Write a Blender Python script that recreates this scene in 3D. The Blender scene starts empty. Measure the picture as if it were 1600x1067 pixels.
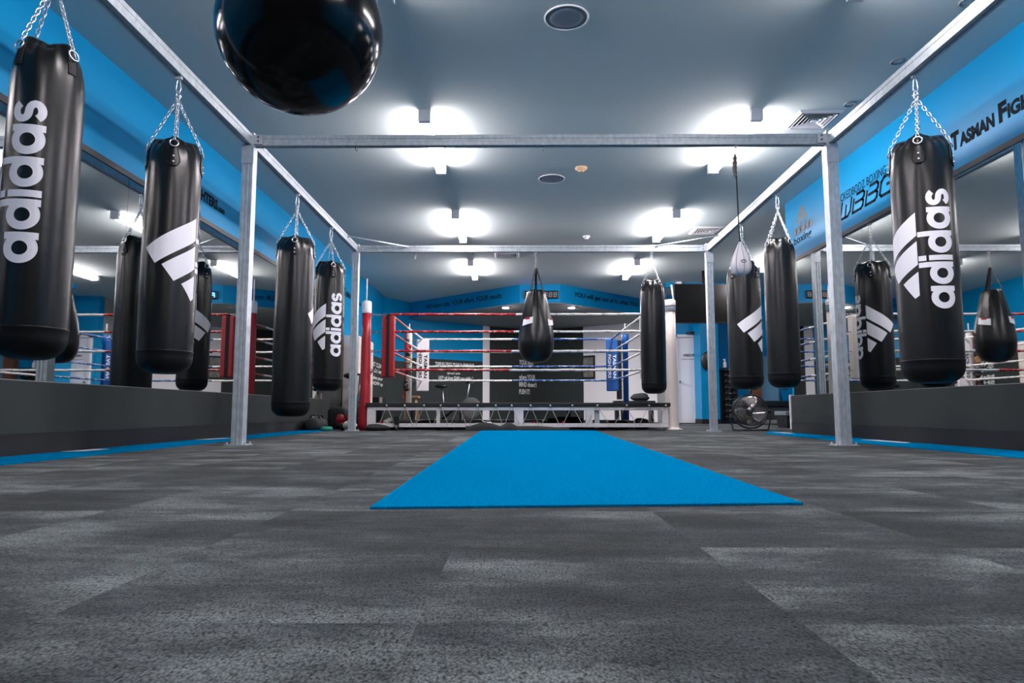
import bpy, bmesh, math, random
from mathutils import Vector, Matrix
PI = math.pi
S = bpy.context.scene
COL = S.collection
random.seed(7)

# ------------------------------------------------------------------ camera, world, exposure
CAM_H = 0.275
F = 1067.0
VX, HY = 808.0, 642.0
PITCH = math.atan((HY - 533.5) / F)
YAW = math.atan((VX - 800) / F * math.cos(PITCH))
cam_d = bpy.data.cameras.new('camera')
cam_d.sensor_width = 36.0
cam_d.lens = 36.0 * F / 1600.0
cam_d.clip_start = 0.02
cam_d.clip_end = 100
cam = bpy.data.objects.new('camera', cam_d)
COL.objects.link(cam)
cam.location = (0, 0, CAM_H)
cam.rotation_euler = (PI / 2 + PITCH, 0, YAW)
S.camera = cam
w = bpy.data.worlds.new('world')
S.world = w
w.use_nodes = True
w.node_tree.nodes['Background'].inputs[0].default_value = (0.25, 0.35, 0.45, 1)
w.node_tree.nodes['Background'].inputs[1].default_value = 0.05
S.view_settings.view_transform = 'Standard'
S.view_settings.look = 'None'
S.view_settings.gamma = 1
S.view_settings.use_curve_mapping = False
S.view_settings.exposure = 0.0
TUBE = 102.0          # radiance of the lit tube diffusers

# ------------------------------------------------------------------ real sizes of the place
XL, XR, H = -3.06, 3.43, 2.90
YR_END = 8.55                       # the right hand mirror wall ends here
ledge, mtop, bb = 0.465, 2.10, 0.138


def at(px, py, **k):
    """where the sight line through a photograph pixel meets the plane X, Y or Z = value"""
    fw = Vector((-math.sin(YAW) * math.cos(PITCH), math.cos(YAW) * math.cos(PITCH), math.sin(PITCH)))
    r = Vector((math.cos(YAW), math.sin(YAW), 0))
    u = r.cross(fw)
    d = fw + r * ((px - 800) / F) - u * ((py - 533.5) / F)
    (ax, v), = k.items()
    i = 'XYZ'.index(ax)
    o = Vector((0, 0, CAM_H))
    return o + d * ((v - o[i]) / d[i])


# ------------------------------------------------------------------ materials
MATS = {}


def srgb(c):
    return tuple(((v / 255) / 12.92 if v / 255 <= 0.04045 else ((v / 255 + 0.055) / 1.055) ** 2.4) for v in c) + (1,)


def mat(name, c, rough=0.5, metal=0.0, spec=0.5, emit=None, es=0.0, noise=0.0, nscale=20, bump=0.0, bscale=200, coat=0.0, stretch=(1, 1, 1)):
    if name in MATS:
        return MATS[name]
    m = bpy.data.materials.new(name)
    m.use_nodes = True
    nt = m.node_tree
    b = nt.nodes['Principled BSDF']
    col = srgb(c)
    b.inputs['Base Color'].default_value = col
    b.inputs['Roughness'].default_value = rough
    b.inputs['Metallic'].default_value = metal
    b.inputs['Specular IOR Level'].default_value = spec
    b.inputs['Coat Weight'].default_value = coat
    if emit:
        b.inputs['Emission Color'].default_value = srgb(emit)
        b.inputs['Emission Strength'].default_value = es
    if noise or bump:
        tc = nt.nodes.new('ShaderNodeTexCoord')
        mp = nt.nodes.new('ShaderNodeMapping')
        mp.inputs['Scale'].default_value = stretch
        nt.links.new(tc.outputs['Object'], mp.inputs['Vector'])
    if noise:
        n = nt.nodes.new('ShaderNodeTexNoise')
        n.inputs['Scale'].default_value = nscale
        n.inputs['Detail'].default_value = 4
        nt.links.new(mp.outputs[0], n.inputs['Vector'])
        mx = nt.nodes.new('ShaderNodeMix')
        mx.data_type = 'RGBA'
        mx.inputs[6].default_value = tuple(v * (1 - noise) for v in col[:3]) + (1,)
        mx.inputs[7].default_value = tuple(min(1, v * (1 + noise)) for v in col[:3]) + (1,)
        rp = nt.nodes.new('ShaderNodeMapRange')
        rp.inputs[1].default_value = 0.3
        rp.inputs[2].default_value = 0.7
        nt.links.new(n.outputs[0], rp.inputs[0])
        nt.links.new(rp.outputs[0], mx.inputs[0])
        nt.links.new(mx.outputs[2], b.inputs['Base Color'])
    if bump:
        n2 = nt.nodes.new('ShaderNodeTexNoise')
        n2.inputs['Scale'].default_value = bscale
        n2.inputs['Detail'].default_value = 3
        nt.links.new(mp.outputs[0], n2.inputs['Vector'])
        bp = nt.nodes.new('ShaderNodeBump')
        bp.inputs['Strength'].default_value = bump
        bp.inputs['Distance'].default_value = 0.01
        nt.links.new(n2.outputs[0], bp.inputs['Height'])
        nt.links.new(bp.outputs[0], b.inputs['Normal'])
    MATS[name] = m
    return m


def carpet_tile_mat():
    m = bpy.data.materials.new('grey_carpet_tile')
    m.use_nodes = True
    nt = m.node_tree
    L = nt.links.new
    N = nt.nodes.new
    b = nt.nodes['Principled BSDF']
    b.inputs['Roughness'].default_value = 0.95
    b.inputs['Specular IOR Level'].default_value = 0.15
    b.inputs['Sheen Weight'].default_value = 0.13
    b.inputs['Sheen Roughness'].default_value = 0.4
    b.inputs['Sheen Tint'].default_value = (0.75, 0.72, 0.70, 1)
    tc = N('ShaderNodeTexCoord')
    # which carpet tile
    sn = N('ShaderNodeVectorMath'); sn.operation = 'SNAP'; sn.inputs[1].default_value = (0.5, 0.5, 10)
    off = N('ShaderNodeVectorMath'); off.operation = 'ADD'; off.inputs[1].default_value = (0.13, 0.08, 0.5)
    L(tc.outputs['Object'], off.inputs[0])
    L(off.outputs[0], sn.inputs[0])
    wn = N('ShaderNodeTexWhiteNoise'); wn.noise_dimensions = '3D'
    L(sn.outputs[0], wn.inputs['Vector'])
    sc = N('ShaderNodeVectorMath'); sc.operation = 'SCALE'; sc.inputs['Scale'].default_value = 9
    L(wn.outputs['Color'], sc.inputs[0])
    ad = N('ShaderNodeVectorMath'); ad.operation = 'ADD'
    L(off.outputs[0], ad.inputs[0]); L(sc.outputs[0], ad.inputs[1])

    def noise(vec, scale, detail, stretch=(1, 1, 1), rough=0.55):
        mp = N('ShaderNodeMapping'); mp.inputs['Scale'].default_value = stretch
        L(vec, mp.inputs['Vector'])
        n = N('ShaderNodeTexNoise'); n.inputs['Scale'].default_value = scale
        n.inputs['Detail'].default_value = detail
        n.inputs['Roughness'].default_value = rough
        L(mp.outputs[0], n.inputs['Vector'])
        return n.outputs[0]
    a = noise(ad.outputs[0], 2.6, 5, (0.8, 1.5, 1), 0.6)
    c = noise(off.outputs[0], 1.3, 4, (0.7, 1.2, 1))
    d = noise(ad.outputs[0], 16, 3, (0.7, 2.2, 1))
    fine = noise(tc.outputs['Object'], 210, 3, (1.3, 0.7, 1), 0.75)

    def math_(op, x, y):
        n = N('ShaderNodeMath'); n.operation = op
        for i, v in enumerate((x, y)):
            if isinstance(v, (int, float)): n.inputs[i].default_value = v
            else: L(v, n.inputs[i])
        return n.outputs[0]
    mix = math_('ADD', math_('MULTIPLY', a, 0.62), math_('ADD', math_('MULTIPLY', c, 0.30), math_('MULTIPLY', d, 0.14)))
    mix = math_('ADD', mix, math_('MULTIPLY', math_('SUBTRACT', wn.outputs['Value'], 0.5), 0.06))
    rp = N('ShaderNodeValToRGB')
    rp.color_ramp.elements[0].position = 0.44
    rp.color_ramp.elements[0].color = srgb((39, 47, 48))
    rp.color_ramp.elements[1].position = 0.68
    rp.color_ramp.elements[1].color = srgb((122, 130, 130))
    e = rp.color_ramp.elements.new(0.54); e.color = srgb((65, 73, 75))
    L(mix, rp.inputs[0])
    # woven loops: rows of small bumps
    wv = N('ShaderNodeTexVoronoi'); wv.inputs['Scale'].default_value = 290
    mpv = N('ShaderNodeMapping'); mpv.inputs['Scale'].default_value = (1.0, 0.55, 1)
    L(tc.outputs['Object'], mpv.inputs['Vector']); L(mpv.outputs[0], wv.inputs['Vector'])
    wf = math_('ADD', math_('MULTIPLY', wv.outputs['Distance'], -0.6), math_('MULTIPLY', fine, 1.1))
    hs = N('ShaderNodeMix'); hs.data_type = 'RGBA'; hs.blend_type = 'MULTIPLY'
    hs.inputs[0].default_value = 1
    cr = N('ShaderNodeMapRange'); cr.inputs[1].default_value = 0.0; cr.inputs[2].default_value = 0.7
    cr.inputs[3].default_value = 0.2; cr.inputs[4].default_value = 1.8
    cr.clamp = False
    L(wf, cr.inputs[0])
    L(rp.outputs[0], hs.inputs[6]); L(cr.outputs[0], hs.inputs[7])
    L(hs.outputs[2], b.inputs['Base Color'])
    bp = N('ShaderNodeBump'); bp.inputs['Strength'].default_value = 0.8; bp.inputs['Distance'].default_value = 0.004
    L(wf, bp.inputs['Height']); L(bp.outputs[0], b.inputs['Normal'])
    return m


def rope_mat(name, c1, c2, c3):
    m = mat(name, c1, 0.35)
    nt = m.node_tree
    b = nt.nodes['Principled BSDF']
    tc = nt.nodes.new('ShaderNodeTexCoord')
    n = nt.nodes.new('ShaderNodeTexNoise'); n.inputs['Scale'].default_value = 14
    n.inputs['Detail'].default_value = 5
    nt.links.new(tc.outputs['Object'], n.inputs['Vector'])
    rp = nt.nodes.new('ShaderNodeValToRGB')
    rp.color_ramp.elements[0].position = 0.5; rp.color_ramp.elements[0].color = srgb(c1)
    rp.color_ramp.elements[1].position = 0.66; rp.color_ramp.elements[1].color = srgb(c2)
    nt.links.new(n.outputs[0], rp.inputs[0])
    # wound tape bands every half metre along the rope
    sx = nt.nodes.new('ShaderNodeSeparateXYZ')
    nt.links.new(tc.outputs['Object'], sx.inputs[0])
    ad = nt.nodes.new('ShaderNodeMath'); ad.operation = 'ADD'
    nt.links.new(sx.outputs[0], ad.inputs[0]); nt.links.new(sx.outputs[1], ad.inputs[1])
    pp = nt.nodes.new('ShaderNodeMath'); pp.operation = 'PINGPONG'; pp.inputs[1].default_value = 0.11
    nt.links.new(ad.outputs[0], pp.inputs[0])
    lt = nt.nodes.new('ShaderNodeMath'); lt.operation = 'LESS_THAN'; lt.inputs[1].default_value = 0.012
    nt.links.new(pp.outputs[0], lt.inputs[0])
    mx = nt.nodes.new('ShaderNodeMix'); mx.data_type = 'RGBA'
    mx.inputs[7].default_value = srgb(c3)
    nt.links.new(lt.outputs[0], mx.inputs[0])
    nt.links.new(rp.outputs[0], mx.inputs[6])
    nt.links.new(mx.outputs[2], b.inputs['Base Color'])
    return m


M = dict(
    carpet=carpet_tile_mat(),
    bluemat=mat('blue_needle_carpet', (0, 112, 158), 0.95, spec=0.0, noise=0.28, nscale=130, bump=0.5, bscale=300),
    bluewall=mat('blue_wall_paint', (0, 134, 186), 0.38, spec=0.22, bump=0.03, bscale=60),
    ceil=mat('ceiling_paint', (205, 216, 215), 0.75, spec=0.2),
    soffit=mat('charcoal_soffit_paint', (150, 154, 154), 0.7),
    char=mat('charcoal_wall_paint', (52, 57, 56), 0.75, spec=0.2, noise=0.06, nscale=3),
    black=mat('black_skirting', (15, 16, 17), 0.6),
    whitewall=mat('white_wall_paint', (236, 232, 236), 0.7),
    mirror=mat('mirror_silver', (204, 206, 204), 0.015, 1.0),
    alu=mat('aluminium_channel', (170, 172, 172), 0.35, 0.9),
    darkframe=mat('dark_bronze_channel', (40, 44, 47), 0.4, 0.3),
    galv=mat('galvanized_steel', (190, 199, 205), 0.42, 0.45, noise=0.16, nscale=30, bump=0.05, bscale=60, stretch=(1, 1, 0.6)),
    zinc=mat('zinc_plate', (190, 196, 204), 0.45, 0.4, noise=0.1, nscale=25),
    chrome=mat('chrome_chain', (236, 238, 242), 0.25, 0.75),
    vinyl=mat('black_vinyl', (14, 15, 15), 0.31, spec=0.42, noise=0.12, nscale=9, bump=0.10, bscale=16),
    vinyl2=mat('black_matt_vinyl', (12, 12, 13), 0.42, spec=0.3, bump=0.08, bscale=30),
    gloss=mat('black_gloss_vinyl', (9, 9, 10), 0.14, spec=0.35, bump=0.02, bscale=8),
    logo=mat('white_print', (240, 239, 246), 0.5),
    strap=mat('black_webbing', (18, 18, 19), 0.8),
    sign=mat('dark_sign_print', (22, 27, 34), 0.8, spec=0.1),
    signgrey=mat('grey_sign_print', (84, 88, 86), 0.5),
    signwhite=mat('pale_wall_lettering', (225, 226, 226), 0.6),
    whitemetal=mat('white_powder_coat', (234, 229, 231), 0.45, noise=0.06, nscale=12),
    cream=mat('cream_vinyl', (232, 222, 214), 0.45),
    red=mat('red_vinyl', (160, 22, 34), 0.4),
    bluev=mat('blue_vinyl', (12, 84, 158), 0.4),
    canvas=mat('black_canvas', (34, 37, 37), 0.85, noise=0.1, nscale=20),
    cord=mat('white_cord', (205, 205, 200), 0.7),
    rred=rope_mat('red_rope_cover', (176, 26, 34), (214, 150, 148), (112, 14, 22)),
    rwhite=rope_mat('white_rope_cover', (236, 232, 230), (180, 175, 170), (240, 238, 236)),
    rblue=rope_mat('blue_rope_cover', (24, 78, 150), (176, 190, 210), (14, 34, 78)),
    tape=mat('dark_red_tape', (110, 14, 22), 0.5),
    tapeb=mat('navy_tape', (14, 34, 78), 0.5),
    blackp=mat('black_plastic', (22, 23, 24), 0.4),
    screen=mat('black_screen', (12, 13, 13), 0.25),
    whitep=mat('white_plastic', (236, 236, 239), 0.4),
    greyp=mat('grey_speaker_grille', (120, 130, 138), 0.6),
    peach=mat('warm_detector_plastic', (225, 190, 150), 0.5),
    tube=mat('lit_tube_diffuser', (255, 255, 255), 0.4, emit=(255, 244, 247), es=TUBE),
    spot=mat('lit_downlight', (255, 255, 255), 0.4, emit=(255, 250, 250), es=2200),
    ledb=mat('lit_blue_digit', (90, 180, 255), 0.4, emit=(60, 150, 255), es=22),
    ledoff=mat('pale_digit', (165, 172, 175), 0.5),
    steel=mat('dull_steel', (150, 150, 150), 0.3, 0.9),
    fanblade=mat('polished_fan_blade', (205, 190, 186), 0.22, 0.85),
    tan=mat('tan_wood', (150, 118, 84), 0.6, noise=0.2, nscale=15),
    brown=mat('brown_wood', (120, 74, 44), 0.55, noise=0.2, nscale=12),
    paleblue=mat('pale_blue_paint', (112, 158, 180), 0.5),
    teal=mat('teal_rubber', (40, 160, 135), 0.5),
    skirt=mat('pale_skirting', (165, 155, 148), 0.6),
    blotch=mat('white_blotch', (205, 205, 212), 0.6),
    darkgrey=mat('dark_grey_fabric', (42, 44, 46), 0.85),
    glass=mat('photo_print_grey', (120, 118, 112), 0.3, noise=0.5, nscale=18),
)


# ------------------------------------------------------------------ object helpers
def link(name, bm, m, parent=None, smooth=False, bevel=0.0, loc=None):
    me = bpy.data.meshes.new(name)
    bmesh.ops.recalc_face_normals(bm, faces=bm.faces)
    bm.to_mesh(me)
    bm.free()
    me.materials.append(M[m] if isinstance(m, str) else m)
    if smooth:
        for p in me.polygons:
            p.use_smooth = True
    o = bpy.data.objects.new(name, me)
    COL.objects.link(o)
    if parent:
        o.parent = parent
    if loc:
        o.location = loc
    if bevel:
        md = o.modifiers.new('bevel', 'BEVEL')
        md.width = bevel
        md.segments = 2
        md.limit_method = 'ANGLE'
        md.angle_limit = math.radians(50)
    return o


def tag(o, label, cat, group=None, kind=None):
    if label: o['label'] = label
    if cat: o['category'] = cat
    if group: o['group'] = group
    if kind: o['kind'] = kind
    return o


def thing(name, label, cat, loc=(0, 0, 0), rz=0.0, group=None):
    o = bpy.data.objects.new(name, None)
    COL.objects.link(o)
    o.location = loc
    o.rotation_euler = (0, 0, rz)
    o.empty_display_size = 0.1
    return tag(o, label, cat, group)


def struct(name, bm, m, bevel=0.0):
    o = link(name, bm, m, bevel=bevel)
    o['kind'] = 'structure'
    return o


def copy_tree(o, parent=None):
    c = o.copy()
    COL.objects.link(c)
    c.parent = parent
    for ch in list(o.children):
        copy_tree(ch, c)
    return c


def B():
    return bmesh.new()


def box(bm, x0, x1, y0, y1, z0, z1, mtx=None):
    vs = [bm.verts.new((x, y, z)) for x in (x0, x1) for y in (y0, y1) for z in (z0, z1)]
    if mtx is not None:
        for v in vs: v.co = mtx @ v.co
    for f in ((0, 1, 3, 2), (4, 6, 7, 5), (0, 4, 5, 1), (2, 3, 7, 6), (0, 2, 6, 4), (1, 5, 7, 3)):
        bm.faces.new([vs[i] for i in f])
    return bm


def quad(bm, *p):
    bm.faces.new([bm.verts.new(q) for q in p])
    return bm


def grid_map(bm, fn, nu, nv, closed_u=False):
    """a sheet of nu x nv cells whose corners come from fn(u, v)"""
    vs = [[bm.verts.new(fn(i / nu, j / nv)) for j in range(nv + 1)] for i in range(nu if closed_u else nu + 1)]
    for i in range(nu):
        for j in range(nv):
            a, b = vs[i], vs[(i + 1) % len(vs)]
            bm.faces.new((a[j], b[j], b[j + 1], a[j + 1]))
    return vs


def tube(bm, pts, r, n=8, caps=True, closed=False):
    pts = [Vector(p) for p in pts]
    m = len(pts)
    rs = r if isinstance(r, (list, tuple)) else [r] * m
    rings = []
    up = None
    for i, p in enumerate(pts):
        if closed:
            t = (pts[(i + 1) % m] - pts[i - 1]).normalized()
        else:
            t = (pts[min(i + 1, m - 1)] - pts[max(i - 1, 0)]).normalized()
        if up is None:
            up = t.cross(Vector((0, 0, 1)))
            if up.length < 0.1: up = t.cross(Vector((1, 0, 0)))
            up.normalize()
        else:
            up = (up - t * up.dot(t)).normalized()
        v = t.cross(up)
        rings.append([bm.verts.new(p + (up * math.cos(a) + v * math.sin(a)) * rs[i]) for a in [2 * PI * k / n for k in range(n)]])
    for i in range(m if closed else m - 1):
        a, b = rings[i], rings[(i + 1) % m]
        for k in range(n):
            bm.faces.new((a[k], a[(k + 1) % n], b[(k + 1) % n], b[k]))
    if caps and not closed:
        bm.faces.new(rings[0]); bm.faces.new(rings[-1][::-1])
    return bm


def lathe(bm, prof, n=24, c=(0, 0, 0), fn=None, cap=True):
    """prof: list of (r, z)"""
    rings = []
    for r, z in prof:
        ring = []
        for k in range(n):
            a = 2 * PI * k / n
            rr, zz = (r, z) if fn is None else fn(a, r, z)
            ring.append(bm.verts.new((c[0] + rr * math.cos(a), c[1] + rr * math.sin(a), c[2] + zz)))
        rings.append(ring)
    for a, b in zip(rings, rings[1:]):
        for k in range(n):
            bm.faces.new((a[k], a[(k + 1) % n], b[(k + 1) % n], b[k]))
    if cap:
        bm.faces.new(rings[0][::-1]); bm.faces.new(rings[-1])
    return bm


def ball(bm, c, r, n=16, sc=(1, 1, 1), rot=None):
    mt = Matrix.Translation(c) @ (rot.to_4x4() if rot else Matrix.Identity(4)) @ Matrix.Diagonal((sc[0], sc[1], sc[2], 1))
    bmesh.ops.create_uvsphere(bm, u_segments=n, v_segments=max(6, n // 2), radius=r, matrix=mt)
    return bm


def disc_prism(bm, c, r, h, n=20, axis='Z'):
    pts = {'Z': (0, 0, 1), 'Y': (0, 1, 0), 'X': (1, 0, 0)}[axis]
    a = Vector(c); tube(bm, [a, a + Vector(pts) * h], r, n)
    return bm


def chain(bm, p0, p1, pitch=0.026, wr=0.0028, w=0.009, sag=0.0):
    p0, p1 = Vector(p0), Vector(p1)
    d = p1 - p0
    L = d.length
    n = max(1, round(L / pitch))
    t = d.normalized()
    a = t.cross(Vector((0.3, 0.9, 0.1))).normalized()
    b = t.cross(a)
    hl = L / n * 0.66
    for i in range(n):
        f = (i + 0.5) / n
        c = p0 + d * f - Vector((0, 0, sag * 4 * f * (1 - f)))
        side = a if i % 2 else b
        pts = []
        for k in range(10):
            ang = 2 * PI * k / 10
            x, y = math.cos(ang), math.sin(ang)
            pts.append(c + side * (w * x) + t * (w * y + (hl - w) * (1 if y > 0.01 else -1 if y < -0.01 else 0)))
        tube(bm, pts, wr, 5, closed=True)
    return bm


def ring_pts(c, r, u, v, n=16, a0=0, a1=2 * PI, closed=True):
    c = Vector(c)
    m = n if closed else n + 1
    return [c + Vector(u) * (r * math.cos(a0 + (a1 - a0) * k / n)) + Vector(v) * (r * math.sin(a0 + (a1 - a0) * k / n)) for k in range(m)]


# ------------------------------------------------------------------ lettering
def text_mesh(body, bold=0.0, shear=0.0, spacing=1.0, depth=0.0):
    cu = bpy.data.curves.new('lettering', 'FONT')
    cu.body = body
    cu.offset = bold
    cu.shear = shear
    cu.space_character = spacing
    cu.extrude = depth
    cu.resolution_u = 4
    o = bpy.data.objects.new('lettering', cu)
    COL.objects.link(o)
    dg = bpy.context.evaluated_depsgraph_get()
    me = bpy.data.meshes.new_from_object(o.evaluated_get(dg))
    bpy.data.objects.remove(o)
    bpy.data.curves.remove(cu)
    return me


def text(name, body, m, parent, O, U, V, width, height=None, bold=0.01, shear=0.0, spacing=1.0, proud=0.002):
    """lettering fitted to width (along U) and height (along V), its lower left corner at O"""
    me = text_mesh(body, bold, shear, spacing)
    xs = [v.co.x for v in me.vertices]; ys = [v.co.y for v in me.vertices]
    x0, x1, y0, y1 = min(xs), max(xs), min(ys), max(ys)
    sx = width / (x1 - x0)
    sy = sx if height is None else height / (y1 - y0)
    O, U, V = Vector(O), Vector(U).normalized(), Vector(V).normalized()
    Nn = U.cross(V)
    for v in me.vertices:
        v.co = O + U * ((v.co.x - x0) * sx) + V * ((v.co.y - y0) * sy) + Nn * proud
    me.name = name
    me.materials.append(M[m])
    o = bpy.data.objects.new(name, me)
    COL.objects.link(o)
    if parent: o.parent = parent
    return o


def mark_pieces(word=True, stripes=True):
    """sheets (list of fn(u,v)->(t,s), nu, nv) of the lower-case word and the three slanted bars; t runs along the word, s upwards"""
    P = []
    xh, asc, st = 0.14, 0.195, 0.038
    R = xh / 2

    def ring(cx):
        P.append((lambda u, v, cx=cx: (cx + (R - st * v) * math.cos(2 * PI * u), R + (R - st * v) * math.sin(2 * PI * u)), 36, 2))

    def bar(x0, x1, y0, y1):
        P.append((lambda u, v: (x0 + (x1 - x0) * u, y0 + (y1 - y0) * v), 3, 8))
    if word:
        g = 0.012
        x = 0.0
        for ch in 'adidas':
            if ch in 'ad':
                ring(x + R)
                bar(x + 2 * R - st * 0.8, x + 2 * R + 0.002, 0, xh if ch == 'a' else asc)
                x += 2 * R + g
            elif ch == 'i':
                bar(x, x + st * 0.85, 0, xh)
                bar(x, x + st * 0.85, xh + 0.014, asc)
                x += st * 0.85 + g
            else:
                r2 = (xh - 0.034) / 4
                cx = x + 0.052
                path = []
                ym, yt = 0.017 + r2, 0.017 + 3 * r2
                wx = 1.35
                for k in range(13):
                    a = math.radians(200 + 250 * k / 12)
                    path.append((cx + wx * r2 * math.cos(a), ym + r2 * math.sin(a)))
                for k in range(13):
                    a = math.radians(-90 - 250 * k / 12)
                    path.append((cx + wx * r2 * math.cos(a), yt + r2 * math.sin(a)))

                def sf(u, v, path=path):
                    n = len(path) - 1
                    q = min(u * n, n - 1e-6); i = int(q); f = q - i
                    p = Vector(path[i]).lerp(Vector(path[i + 1]), f)
                    a, b = Vector(path[max(i - 1 + round(f), 0)]), Vector(path[min(i + 1 + round(f), n)])
                    t = (b - a).normalized()
                    nrm = Vector((-t.y, t.x))
                    p = p + nrm * (0.017 * (2 * v - 1))
                    return (p.x, p.y)
                P.append((sf, 25, 2))
    if stripes:
        lean = math.radians(35)
        u_ = Vector((-math.sin(lean), math.cos(lean)))
        v_ = Vector((math.cos(lean), math.sin(lean)))
        wd = 0.15
        for a, Lr in ((0.09, 0.118), (0.285, 0.26), (0.47, 0.395)):
            p0 = Vector((a, 0.2)); p1 = Vector((a + wd, 0.2)); p2 = p1 + u_ * Lr
            p3 = p2 - v_ * (wd * math.cos(lean))
            if (p3.y < 0.2): p3.y = 0.2
            P.append((lambda u, v, p0=p0, p1=p1, p2=p2, p3=p3: tuple(p0.lerp(p1, u).lerp(p3.lerp(p2, u), v)), 8, 18))
    return P


def flat_mark(name, m, parent, O, U, V, scale, word=True, stripes=True, proud=0.002):
    O, U, V = Vector(O), Vector(U).normalized(), Vector(V).normalized()
    Nn = U.cross(V)
    bm = B()
    for fn, nu, nv in mark_pieces(word, stripes):
        grid_map(bm, lambda u, v: O + U * (fn(u, v)[0] * scale) + V * (fn(u, v)[1] * scale) + Nn * proud, nu, nv)
    return link(name, bm, m, parent)


# ------------------------------------------------------------------ SETTING
struct('floor', box(B(), XL - 0.2, 6.8, -3.2, 20, -0.1, 0), 'carpet')
struct('ceiling', box(B(), XL - 0.2, 6.8, -3.2, 20, H, H + 0.1), 'ceil')


def prism(bm, poly, z0, z1):
    n = len(poly)
    a = [bm.verts.new((x, y, z0)) for x, y in poly]
    b = [bm.verts.new((x, y, z1)) for x, y in poly]
    bm.faces.new(a); bm.faces.new(b)
    for i in range(n):
        bm.faces.new((a[i], a[(i + 1) % n], b[(i + 1) % n], b[i]))
    return bm


# left wall: dado, blue upper wall
LM_END = 10.7
struct('wall_left', box(box(B(), XL - 0.15, XL, -3, LM_END, 0.0, H), XL - 0.15, XL, LM_END, 16.0, 1.45, H), 'bluewall')
bm = B(); box(bm, XL - 0.15, XL, LM_END, 16.0, 0.0, 1.45); struct('wall_left_lower', bm, 'char')
struct('wall_left_dado', box(B(), XL, XL + 0.02, -3, LM_END + 0.02, bb, ledge - 0.006), 'char')
struct('baseboard_left', box(B(), XL, XL + 0.025, -3, LM_END + 0.02, 0, bb), 'black')
struct('trim_1', box(B(), XL, XL + 0.022, -3, LM_END + 0.02, ledge - 0.006, ledge), 'alu')
struct('trim_2', box(B(), XL, XL + 0.014, -3, LM_END, mtop, mtop + 0.045), 'darkframe')
# right wall
struct('wall_right', box(B(), XR, XR + 0.12, -3, YR_END, 0.0, H), 'bluewall')
struct('wall_right_dado', box(B(), XR - 0.02, XR, -3, YR_END, bb, ledge - 0.006), 'char')
struct('baseboard_right', box(B(), XR - 0.025, XR, -3, YR_END, 0, bb), 'black')
struct('trim_3', box(B(), XR - 0.022, XR, -3, YR_END, ledge - 0.006, ledge), 'alu')
struct('trim_4', box(B(), XR - 0.014, XR, -3, YR_END - 0.05, mtop, mtop + 0.045), 'darkframe')
struct('trim_5', box(B(), XR - 0.035, XR + 0.13, YR_END, YR_END + 0.03, 0.05, ledge + 0.01), 'whitewall')
# rear (behind the camera)
struct('wall_rear', box(B(), XL - 0.15, XR + 0.12, -3.2, -3.0, 0, H), 'char')
# alcove right
struct('wall_alcove_side', box(B(), 6.6, 6.75, YR_END, 16, 0, H), 'bluewall')
struct('wall_alcove_front', box(B(), XR + 0.12, 6.75, YR_END - 0.15, YR_END - 0.01, 0, H), 'char')
# back walls (a shallow V behind the ring)
Pl = [(-3.06, 15.6), (-2.62, 16.45), (0.54, 19.0), (3.45, 16.9), (3.45, 15.6), (6.7, 15.6)]


def wall_seg(name, p, q, z0, z1, m, th=0.1):
    p, q = Vector(p), Vector(q)
    d = (q - p).normalized()
    n = Vector((-d.y, d.x))
    if n.y < 0: n = -n
    return struct(name, prism(B(), [tuple(p), tuple(q), tuple(q + n * th), tuple(p + n * th)], z0, z1), m)


def lerp2(p, q, t): return (p[0] + (q[0] - p[0]) * t, p[1] + (q[1] - p[1]) * t)


SOF = 2.52
wall_seg('wall_back_corner', Pl[0], Pl[1], 1.45, H, 'bluewall')
wall_seg('wall_back_corner_lower', Pl[0], Pl[1], 0, 1.45, 'char')
tw = 0.545
wall_seg('wall_back_painted_mirror_lower', Pl[1], lerp2(Pl[1], Pl[2], tw), 0, 1.56, 'char')  # mirror built as painted wall; reflected dark and blue are put into its colours
wall_seg('wall_back_painted_mirror_upper', Pl[1], lerp2(Pl[1], Pl[2], tw), 1.56, SOF, 'bluewall')
wall_seg('trim_6', lerp2(Pl[1], Pl[2], tw), lerp2(Pl[1], Pl[2], tw + 0.055), 0, SOF, 'whitewall', 0.06)
wall_seg('wall_back_centre', lerp2(Pl[1], Pl[2], tw + 0.055), Pl[2], 0, SOF, 'char')
tr = 0.42
wall_seg('wall_back_right_dark', Pl[2], lerp2(Pl[2], Pl[3], tr), 0, SOF, 'char')
wall_seg('wall_back_right', lerp2(Pl[2], Pl[3], tr), Pl[3], 0, H, 'whitewall')
struct('wall_back_return', box(B(), 3.45, 3.55, 15.6, 16.95, 0, H), 'soffit')
struct('wall_back_alcove', box(B(), 3.45, 6.7, 15.4, 15.6, 0, H), 'bluewall')
struct('baseboard_back', box(B(), 4.05, 6.6, 15.37, 15.4, 0, 0.1), 'skirt')
# pier beside the door
struct('wall_pier', box(B(), 3.98, 4.37, 14.8, 15.4, 0.1, H), 'bluewall')
struct('baseboard_pier', box(B(), 3.97, 4.38, 14.79, 15.4, 0, 0.1), 'black')
# blue bulkhead over the back of the ring, with lettering and a dark underside
FC = [(-2.68, 16.5), (0.055, 14.08), (0.905, 14.06), (3.45, 16.35)]
struct('wall_back_bulkhead', prism(B(), FC + [(3.45, 16.9), (0.54, 19.0), (-2.62, 16.5)], SOF, H), 'bluewall')
struct('ceiling_soffit', prism(B(), [(-2.6, 16.48), (0.055, 14.1), (0.905, 14.08), (3.43, 16.35), (3.43, 16.88), (0.54, 18.97), (-2.6, 16.5)], SOF - 0.012, SOF), 'soffit')

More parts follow.
